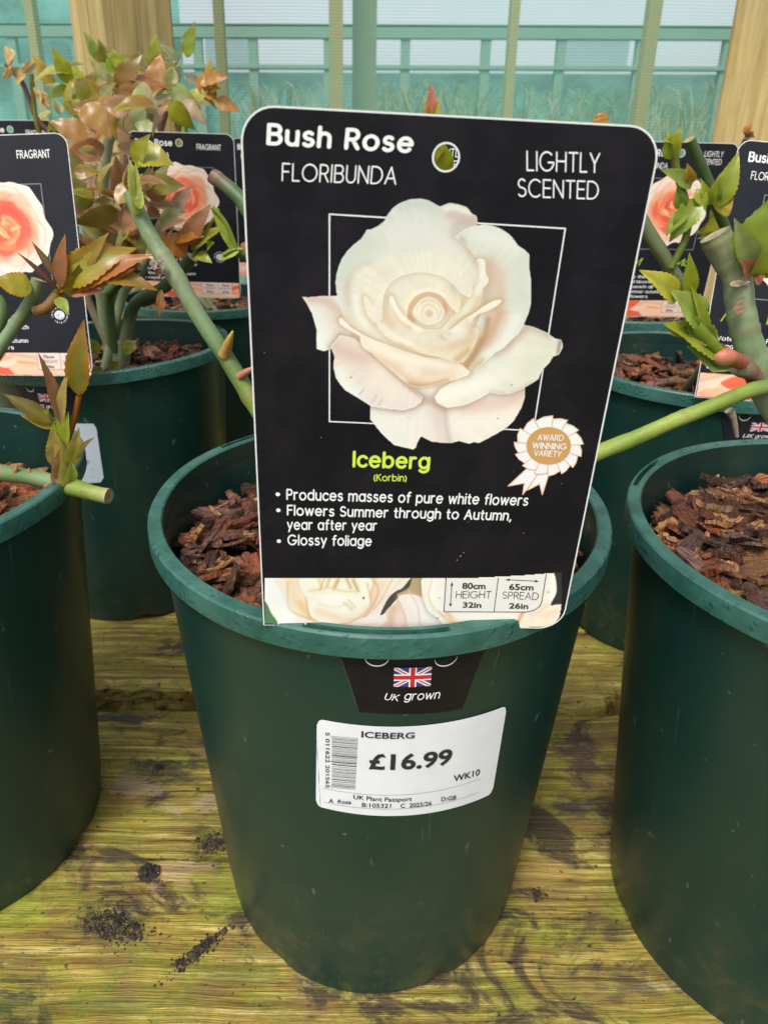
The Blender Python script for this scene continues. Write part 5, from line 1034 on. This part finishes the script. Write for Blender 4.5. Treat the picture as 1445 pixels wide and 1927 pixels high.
def reg(rg):
    while True:
        x, y = rg.uniform(118, 330), rg.uniform(150, 490)
        if (x > 300 and 250 < y < 400) or (x < 150 and y < 260): continue
        if x > 205 and 205 < y < 340 and rg.random() < .93: continue
        return C(x, y, rg.uniform(.66, .86))
leafcloud(k, reg, 170, [BRZ, (.44, .20, .06), (.48, .24, .17), (.46, .30, .22), OLV, (.40, .24, .04), (.30, .34, .14), (.36, .38, .16), YG, (.36, .15, .07), BRZ, OLV], (.020, .042), 5)
for a, b, wd, c1, c2 in (((186, 700), (180, 640), .012, YG, LG), ((210, 650), (190, 690), .010, LG, YG), ((215, 640), (222, 680), .008, OLV, LG), ((225, 625), (250, 640), .008, OLV, YG), ((200, 620), (160, 640), .010, OLV, BRZ)): leaf(k, C(*b, .66), C(*a, .655) if False else C(b[0]-14, b[1]+30, .655), wd*.8, c1, c2, .3, .3, seed=a[0])
rg_ = random.Random(21)
for a, b, wd, c1, c2 in (((350, 460), (392, 385), .010, PNK, BRZ), ((330, 450), (380, 440), .010, ORG, BRZ), ((360, 470), (420, 420), .007, OLV, YG), ((330, 400), (358, 350), .009, (.40, .28, .2), PNK), ((300, 420), (345, 395), .010, PAL, (.36, .33, .2)), ((352, 478), (300, 440), .012, ORG, BRZ), ((300, 380), (285, 320), .010, PNK, BRZ), ((370, 478), (398, 492), .006, LG, YG), ((390, 470), (400, 455), .006, YG, LG)):
    leaf(k, C(*a, .70), C(*b, .69), wd, c1, c2, .3, .5, seed=a[0]+b[1])
stem(k, [C(362, 484, .70), C(385, 440, .70), C(410, 400, .70), C(405, 395, .70)], .0016, LG)
k.build('foliage', M_LEAF, E, smooth=True)

E = bush('tall rose with yellow green leaves against the big left timber post', pots['l3'][1] @ Vector((0, 0, .25)))
lowcanes(E, 'l3', [([C(250, 420, 1.04), C(240, 300, 1.04), C(245, 190, 1.04)], .0052, BRN), ([C(200, 420, 1.03), C(150, 300, 1.02), C(75, 230, 1.0), C(45, 160, 1.0), C(12, 120, 1.0)], .0030, BRN), ([C(180, 420, 1.03), C(110, 300, 1.02), C(72, 240, 1.0), C(60, 140, 1.0)], .0028, OLV), ([C(330, 420, 1.05), C(345, 260, 1.05), C(365, 180, 1.05)], .0038, LIM), ([C(260, 400, 1.05), C(300, 260, 1.08), C(330, 150, 1.08)], .0035, BRN)])
k = MB(); leafcloud(k, lambda rg: C(rg.triangular(70, 400, 200), 105+135*rg.random()**.7, rg.uniform(.94, 1.12)), 74, [YG, LG, OLV, (.44, .40, .07), (.50, .46, .12), YG, LG, (.40, .26, .04), (.40, .46, .20), (.34, .42, .20)], (.024, .046), 9)
leafcloud(k, lambda rg: C(rg.uniform(290, 350), rg.uniform(105, 230), rg.uniform(1.1, 1.2)), 40, [(.18, .25, .12), PAL, OLV, (.30, .28, .20)], (.024, .042), 10)
leafcloud(k, lambda rg: C(rg.uniform(360, 410), rg.uniform(145, 200), 1.02), 13, [ORG, (.50, .26, .06), YG], (.020, .034), 12)
for q in ((20, 145), (30, 150), (10, 110), (70, 185), (80, 195), (58, 135), (14, 118)): leaf(k, C(*q, .99), C(q[0]+rg_.randint(-22, 22), q[1]-rg_.randint(4, 24), .985), .012, (.52, .34, .16), (.50, .40, .14), .2, .4, seed=q[0]*q[1])
k.build('foliage', M_LEAF, E, smooth=True)

E = bush('rose shoots peeping above and beside the big black tag', pots['bc'][1] @ Vector((0, 0, .25)))
lowcanes(E, 'bc', [([C(600, 560, .66), C(500, 500, .64), C(440, 470, .63)], .0045, GRN), ([C(800, 500, .66), C(812, 300, .65), C(811, 225, .65)], .0026, GRN), ([C(900, 480, .66), C(1060, 300, .66), C(1130, 240, .66)], .0026, GRN)])
k = MB()
for a, b, wd, c1, c2 in (((811, 222), (812, 155), .0045, (.55, .16, .10), (.5, .2, .1)), ((809, 224), (803, 185), .004, YG, ORG), ((815, 222), (824, 188), .005, YG, LG), ((1130, 236), (1133, 208), .007, (.5, .28, .05), ORG), ((440, 470), (398, 388), .0045, LG, YG), ((452, 468), (412, 490), .0045, YEL, LG), ((440, 468), (425, 440), .004, YG, PNK), ((456, 470), (470, 455), .004, PNK, ORG), ((832, 330), (830, 262), .0085, YG, LG), ((812, 300), (834, 278), .006, OLV, YG)):
    leaf(k, C(*a, .55 if a[0] in (832, 812) else .62), C(*b, .54 if a[0] in (832, 812) else .62), wd, c1, c2, .4, .3, seed=a[0]+b[0])
stem(k, [C(458, 470, .62), C(440, 470, .62), C(420, 480, .62)], .0018, LG); stem(k, [C(445, 468, .62), C(425, 420, .62), C(400, 390, .62)], .0018, LG)
k.build('foliage', M_LEAF, E, smooth=True)

E = bush('rose with thin canes and lime shoots right of the big tag', pots['br'][1] @ Vector((0, 0, .25)))
lowcanes(E, 'br', [([C(1400, 560, .60), C(1375, 460, .58), C(1345, 380, .57), C(1322, 320, .565), C(1297, 262, .56)], .0040, DKG), ([C(1340, 660, .58), C(1300, 580, .56), C(1258, 500, .55), C(1212, 425, .55), C(1190, 380, .55)], .0052, (.11, .13, .055))])
k = MB(); Y = .545
stem(k, [C(1262, 505, Y), C(1290, 445, Y), C(1292, 390, Y), C(1272, 320, Y), C(1268, 262, Y)], .0026, LIM)
for a, b, wd, c1, c2, cu in (((1264, 300), (1258, 250), .0070, LG, YG, .3), ((1268, 290), (1278, 240), .0055, YG, LG, .3), ((1266, 268), (1250, 262), .005, LG, YG, .2), ((1300, 352), (1250, 316), .0080, LIM, LG, .3), ((1300, 345), (1294, 310), .005, ORG, LG, .3), ((1312, 375), (1262, 452), .0110, LG, LIM, .3), ((1308, 360), (1330, 395), .006, YG, LG, .3), ((1290, 400), (1252, 440), .007, LG, LIM, .3), ((1345, 390), (1392, 286), .0100, LG, YG, .3), ((1345, 380), (1352, 330), .006, LIM, LG, .3), ((1350, 400), (1378, 372), .010, YG, PNK, .3), ((1335, 385), (1320, 340), .005, LG, YG, .3), ((1282, 395), (1275, 350), .006, LIM, LG, .2)):
    leaf(k, C(*a, Y), C(*b, Y-.006), wd*.82, c1, c2, .6, cu+.4, seed=a[0]+b[1])
leafcloud(k, lambda rg: C(rg.uniform(1345, 1385), rg.uniform(380, 470), .60), 14, [YG, LG, PNK, OLV], (.018, .030), 31)
k.build('foliage', M_LEAF, E, smooth=True)
E = bush('few reddish shoots behind the pair of right tags', pots['r3'][1] @ Vector((0, 0, .25)))
lowcanes(E, 'r3', [([C(1300, 420, .99), C(1380, 300, .99), C(1402, 262, .99)], .0030, BRN)])
k = MB(); leafcloud(k, lambda rg: C(rg.uniform(1395, 1412), rg.uniform(250, 262), .98), 6, [MAR, ORG, BRZ], (.010, .018), 33); k.build('foliage', M_LEAF, E, smooth=True)

# =================== soil and debris on the boards
k0 = None
for i, (px_, py_, sx, sy, lab) in enumerate(((282, 1642, .0075, .0070, 'round black soil lump on the board left of the middle pot'), (212, 1745, .020, .011, 'dark matted soil and moss clump on the lower left board'), (375, 1790, .016, .006, 'thin dark soil smear beside the foot of the middle pot'), (405, 1590, .014, .010, 'crumbly soil patch against the left wall of the middle pot'), (1012, 1684, .006, .004, 'small dark crumb on the board right of the middle pot'), (300, 1447, .005, .004, 'tiny black crumb on the board between the left pots'))):
    P0 = onz(px_, py_); k = MB(); rg = random.Random(i+40)
    nI = {0: 260, 1: 900, 2: 400, 3: 420}.get(i, 60)
    for j in range(nI):
        r = min(1.9, abs(rg.gauss(0, .62))) if i != 0 else math.sqrt(rg.random()); t = rg.random()*6.28; x = sx*r*math.cos(t); y = sy*r*math.sin(t)
        if i == 1 and (x*y > .00004): x = -x
        if i in (2,): x, y = x, y+x*.9
        sz = rg.uniform(.0003, .0013)*(2.0 if rg.random() < .12 else 1)
        q = P0+Vector((x, y, sz*.3+rg.random()*(.0050 if i < 2 else .0025)*max(0, 1-r))); vs = [q+Vector((sz*rg.uniform(.6, 1.3)*a_, sz*rg.uniform(.6, 1.3)*b_, sz*rg.uniform(.4, .9)*c_)) for a_, b_, c_ in ((1, 0, 0), (-1, 0, 0), (0, 1, 0), (0, -1, 0), (0, 0, 1), (0, 0, -1))]
        c_ = rg.choice([(.014, .011, .011), (.022, .016, .012), (.05, .035, .018)] + ([(.10, .085, .02)] if i in (1, 3) else []))
        k.add(vs, [(0, 2, 4), (2, 1, 4), (1, 3, 4), (3, 0, 4), (2, 0, 5), (1, 2, 5), (3, 1, 5), (0, 3, 5)], c_, [(0, 0)]*6)
    o = k.build('soil_clump', mat('soil', rough=.85, attr='col') if i == 0 else bpy.data.materials['soil'], smooth=False); tag(o, lab, 'soil clump', 'soil crumbs lying on the bench boards')

# =================== posts, netting and what stands beyond it
def post(px_c, Y, wd, rot, z1, label, zb=-.75):
    c = at(px_c, 60, Y); M = Matrix.Translation((c.x, c.y, 0)) @ Matrix.Rotation(rot, 4, 'Z'); k = MB(); h = wd/2; b = .006; rg = np.random.default_rng(int(px_c))
    prof = [(-h+b, -h), (h-b, -h), (h, -h+b), (h, h-b), (h-b, h), (-h+b, h), (-h, h-b), (-h, -h+b)]; nz_ = 40; vs = []
    for i in range(nz_+1):
        z = zb+(z1-zb)*i/nz_; w_ = rg.normal(size=2)*.0006
        vs += [M @ Vector((x+w_[0], y+w_[1], z)) for x, y in prof]
    k.add(vs, [(i*8+j, i*8+(j+1) % 8, (i+1)*8+(j+1) % 8, (i+1)*8+j) for i in range(nz_) for j in range(8)]+[tuple(range(nz_*8, nz_*8+8))])
    o = k.build('timber_post', M_POST); tag(o, label, 'timber post', 'square timber posts in front of the netting'); return o
post(232, 1.40, .128, R_(40), 1.6, 'wide pale timber post rising behind the leafy bushes at left')
post(1480, 1.45, .150, R_(-38), 1.6, 'golden timber post at the top right corner behind the tags')

def f_net(n, b, _):
    out = n.nodes['Material Output']; tr = n.nodes.new('ShaderNodeBsdfTransparent'); tl = n.nodes.new('ShaderNodeBsdfTranslucent'); df = n.nodes.new('ShaderNodeBsdfDiffuse')
    for q in (tl, df): q.inputs['Color'].default_value = (.22, .68, .58, 1)
    a = n.nodes.new('ShaderNodeMixShader'); a.inputs[0].default_value = .5; n.links.new(df.outputs[0], a.inputs[1]); n.links.new(tl.outputs[0], a.inputs[2])
    wv = n.nodes.new('ShaderNodeTexWave'); wv.bands_direction = 'Z'; wv.inputs['Scale'].default_value = 52; wv.inputs['Distortion'].default_value = .6; wv.inputs['Detail'].default_value = 1
    n.links.new(coord(n), wv.inputs['Vector'])
    big = nz(n, 2.2, 4, .6, coord(n, (1, 1, .8)))
    m1 = n.nodes.new('ShaderNodeMath'); m1.operation = 'MULTIPLY'; n.links.new(wv.outputs['Fac'], m1.inputs[0]); m1.inputs[1].default_value = .20
    m2 = n.nodes.new('ShaderNodeMath'); m2.operation = 'MULTIPLY_ADD'; n.links.new(big, m2.inputs[0]); m2.inputs[1].default_value = .34; n.links.new(m1.outputs[0], m2.inputs[2])
    m3 = n.nodes.new('ShaderNodeMath'); m3.operation = 'ADD'; m3.inputs[1].default_value = .02; n.links.new(m2.outputs[0], m3.inputs[0])
    mx = n.nodes.new('ShaderNodeMixShader'); n.links.new(m3.outputs[0], mx.inputs[0]); n.links.new(tr.outputs[0], mx.inputs[1]); n.links.new(a.outputs[0], mx.inputs[2]); n.links.new(mx.outputs[0], out.inputs['Surface'])
M_NET = mat('teal_netting', fn=f_net)
def f_net2(n, b, _):
    out = n.nodes['Material Output']; tr = n.nodes.new('ShaderNodeBsdfTransparent'); df = n.nodes.new('ShaderNodeBsdfTranslucent'); df.inputs['Color'].default_value = (.26, .72, .62, 1)
    d2 = n.nodes.new('ShaderNodeBsdfDiffuse'); d2.inputs['Color'].default_value = (.24, .66, .57, 1); a = n.nodes.new('ShaderNodeMixShader'); a.inputs[0].default_value = .5; n.links.new(d2.outputs[0], a.inputs[1]); n.links.new(df.outputs[0], a.inputs[2])
    mot = ramp(n, nz(n, 2.6, 6, .65, coord(n, (1, 1, 1.6))), [(.38, (.07, .24, .15)), (.52, (.20, .52, .44)), (.68, (.30, .68, .62))])
    for q in (df, d2): n.links.new(mot, q.inputs['Color'])
    f = ramp(n, nz(n, .9, 4, .6, coord(n)), [(.4, g1(.80)), (.65, g1(.92))]); mx = n.nodes.new('ShaderNodeMixShader'); n.links.new(f, mx.inputs[0]); n.links.new(tr.outputs[0], mx.inputs[1]); n.links.new(a.outputs[0], mx.inputs[2]); n.links.new(mx.outputs[0], out.inputs['Surface'])
M_NET2 = mat('dense_teal_netting', fn=f_net2)
def f_pane(n, b, _):
    out = n.nodes['Material Output']; tr = n.nodes.new('ShaderNodeBsdfTransparent'); df = n.nodes.new('ShaderNodeBsdfTranslucent'); df.inputs['Color'].default_value = (.40, .70, .68, 1); mx = n.nodes.new('ShaderNodeMixShader'); mx.inputs[0].default_value = .55
    n.links.new(tr.outputs[0], mx.inputs[1]); n.links.new(df.outputs[0], mx.inputs[2]); n.links.new(mx.outputs[0], out.inputs['Surface'])
M_PANE = mat('milky_pane', fn=f_pane)
sc = empty('netting_screen', (0, 1.75, -.75)); tag(sc, 'see-through teal windbreak netting on thin timber battens behind the pots', 'netting screen')
k = MB(); nx = 60
vs = [(x, 1.70+.006*math.sin(x*9)+.004*math.sin(x*23+z*3), z) for z in np.linspace(-.7, 1.9, 12) for x in np.linspace(-2.6, 3.0, nx)]
k.add(vs, [(j*nx+i, j*nx+i+1, (j+1)*nx+i+1, (j+1)*nx+i) for j in range(11) for i in range(nx-1)]); k.build('net', M_NET, sc, smooth=True)
for px_, wd, Y in ((412, .020, 1.76), (632, .030, 1.80), (967, .019, 1.80), (1228, .027, 1.82), (60, .018, 1.8), (-200, .04, 1.8)):
    c = at(px_, 60, Y); k = MB(); k.box(c.x-wd/2, c.x+wd/2, Y, Y+.03, -.75, 1.9); k.build('batten', M_FARWOOD, sc)
k = MB(); c = at(686, 60, 1.9); k.box(c.x-.028, c.x+.028, 1.9, 1.95, -.75, 1.9); tag(k.build('timber_post', mat('grey_timber', (.27, .27, .15), .8)), 'grey green timber post seen through the netting above the big tag', 'timber post')

fe = empty('rail_fence', (0, 4.5, -.75)); tag(fe, 'far fence of rails and posts with solid teal netting below, seen through the screen', 'fence')
FY = 4.5; zr = lambda py: at(722, py, FY).z
for z0, z1 in ((zr(73), zr(53)), (zr(49), zr(47)), (zr(131), zr(124))): k = MB(); k.box(-6, 6, FY-.03, FY+.03, z0, z1); k.build('rail', M_FARRAIL, fe)
for px_ in (-90, 30, 150, 270, 375, 478, 618, 762, 912, 1052, 1200, 1362, 1500): c = at(px_, 120, FY); k = MB(); k.box(c.x-.025, c.x+.025, FY-.02, FY+.02, -.75, zr(54)); k.build('fence_post', M_FARRAIL, fe)
k = MB(); k.add([(-6, FY+.05, -.75), (6, FY+.05, -.75), (6, FY+.05, zr(135)), (-6, FY+.05, zr(135))], [(0, 1, 2, 3)]); k.build('lower_net', M_NET2, fe)
for a_, b_ in ((1058, 1196), (380, 474)):
    k = MB(); k.add([(at(a_, 0, FY).x, FY+.01, zr(124)), (at(b_, 0, FY).x, FY+.01, zr(124)), (at(b_, 0, FY).x, FY+.01, zr(73)), (at(a_, 0, FY).x, FY+.01, zr(73))], [(0, 1, 2, 3)]); k.build('window_panel', M_PANE, fe)
k = MB(); k.add([(-6, FY+.08, zr(135)), (at(330, 0, FY).x, FY+.08, zr(135)), (at(330, 0, FY).x, FY+.08, zr(-260)), (-6, FY+.08, zr(-260))], [(0, 1, 2, 3)]); k.build('side_net', M_NET2, fe)

# grasses and dim trees beyond the netting
def grasses():
    k = MB(); rg = random.Random(17)
    for i in range(560):
        px_ = rg.choice([rg.gauss(545, 28), rg.gauss(765, 40), rg.gauss(840, 40), rg.gauss(1290, 45), rg.gauss(1050, 60), rg.uniform(430, 1400), rg.uniform(430, 1400)]); Y = rg.uniform(2.0, 2.9); b = at(px_, 300, Y); b.z = -.74
        top = at(px_, rg.uniform(140, 225), Y).z; lean = rg.uniform(-.18, .18); n = 12; w0 = rg.uniform(.0018, .0042); vs, cs = [], []; c_ = rg.choice([(.60, .50, .28), (.40, .38, .16), (.14, .22, .06), (.20, .30, .10), (.66, .56, .34)])
        for j in range(n+1):
            u = j/n; z = b.z+(top-b.z)*math.sin(min(1, u*1.18)*math.pi/2)-(.35*max(0, u-.8)); x = b.x+lean*u**3*1.5; w_ = w0*(1-u*.8)
            vs += [(x-w_, Y, z), (x+w_, Y+.001, z)]; cs += [c_, c_]
        k.add(vs, [(2*j, 2*j+1, 2*j+3, 2*j+2) for j in range(n)], cs, [(0, 0)]*len(vs))
    o = k.build('tall_grass', mat('dry_grass', rough=.8, attr='col', trans=.3)); tag(o, 'pale arching grasses seen dimly through the teal netting', 'grass', None, 'stuff')
grasses()
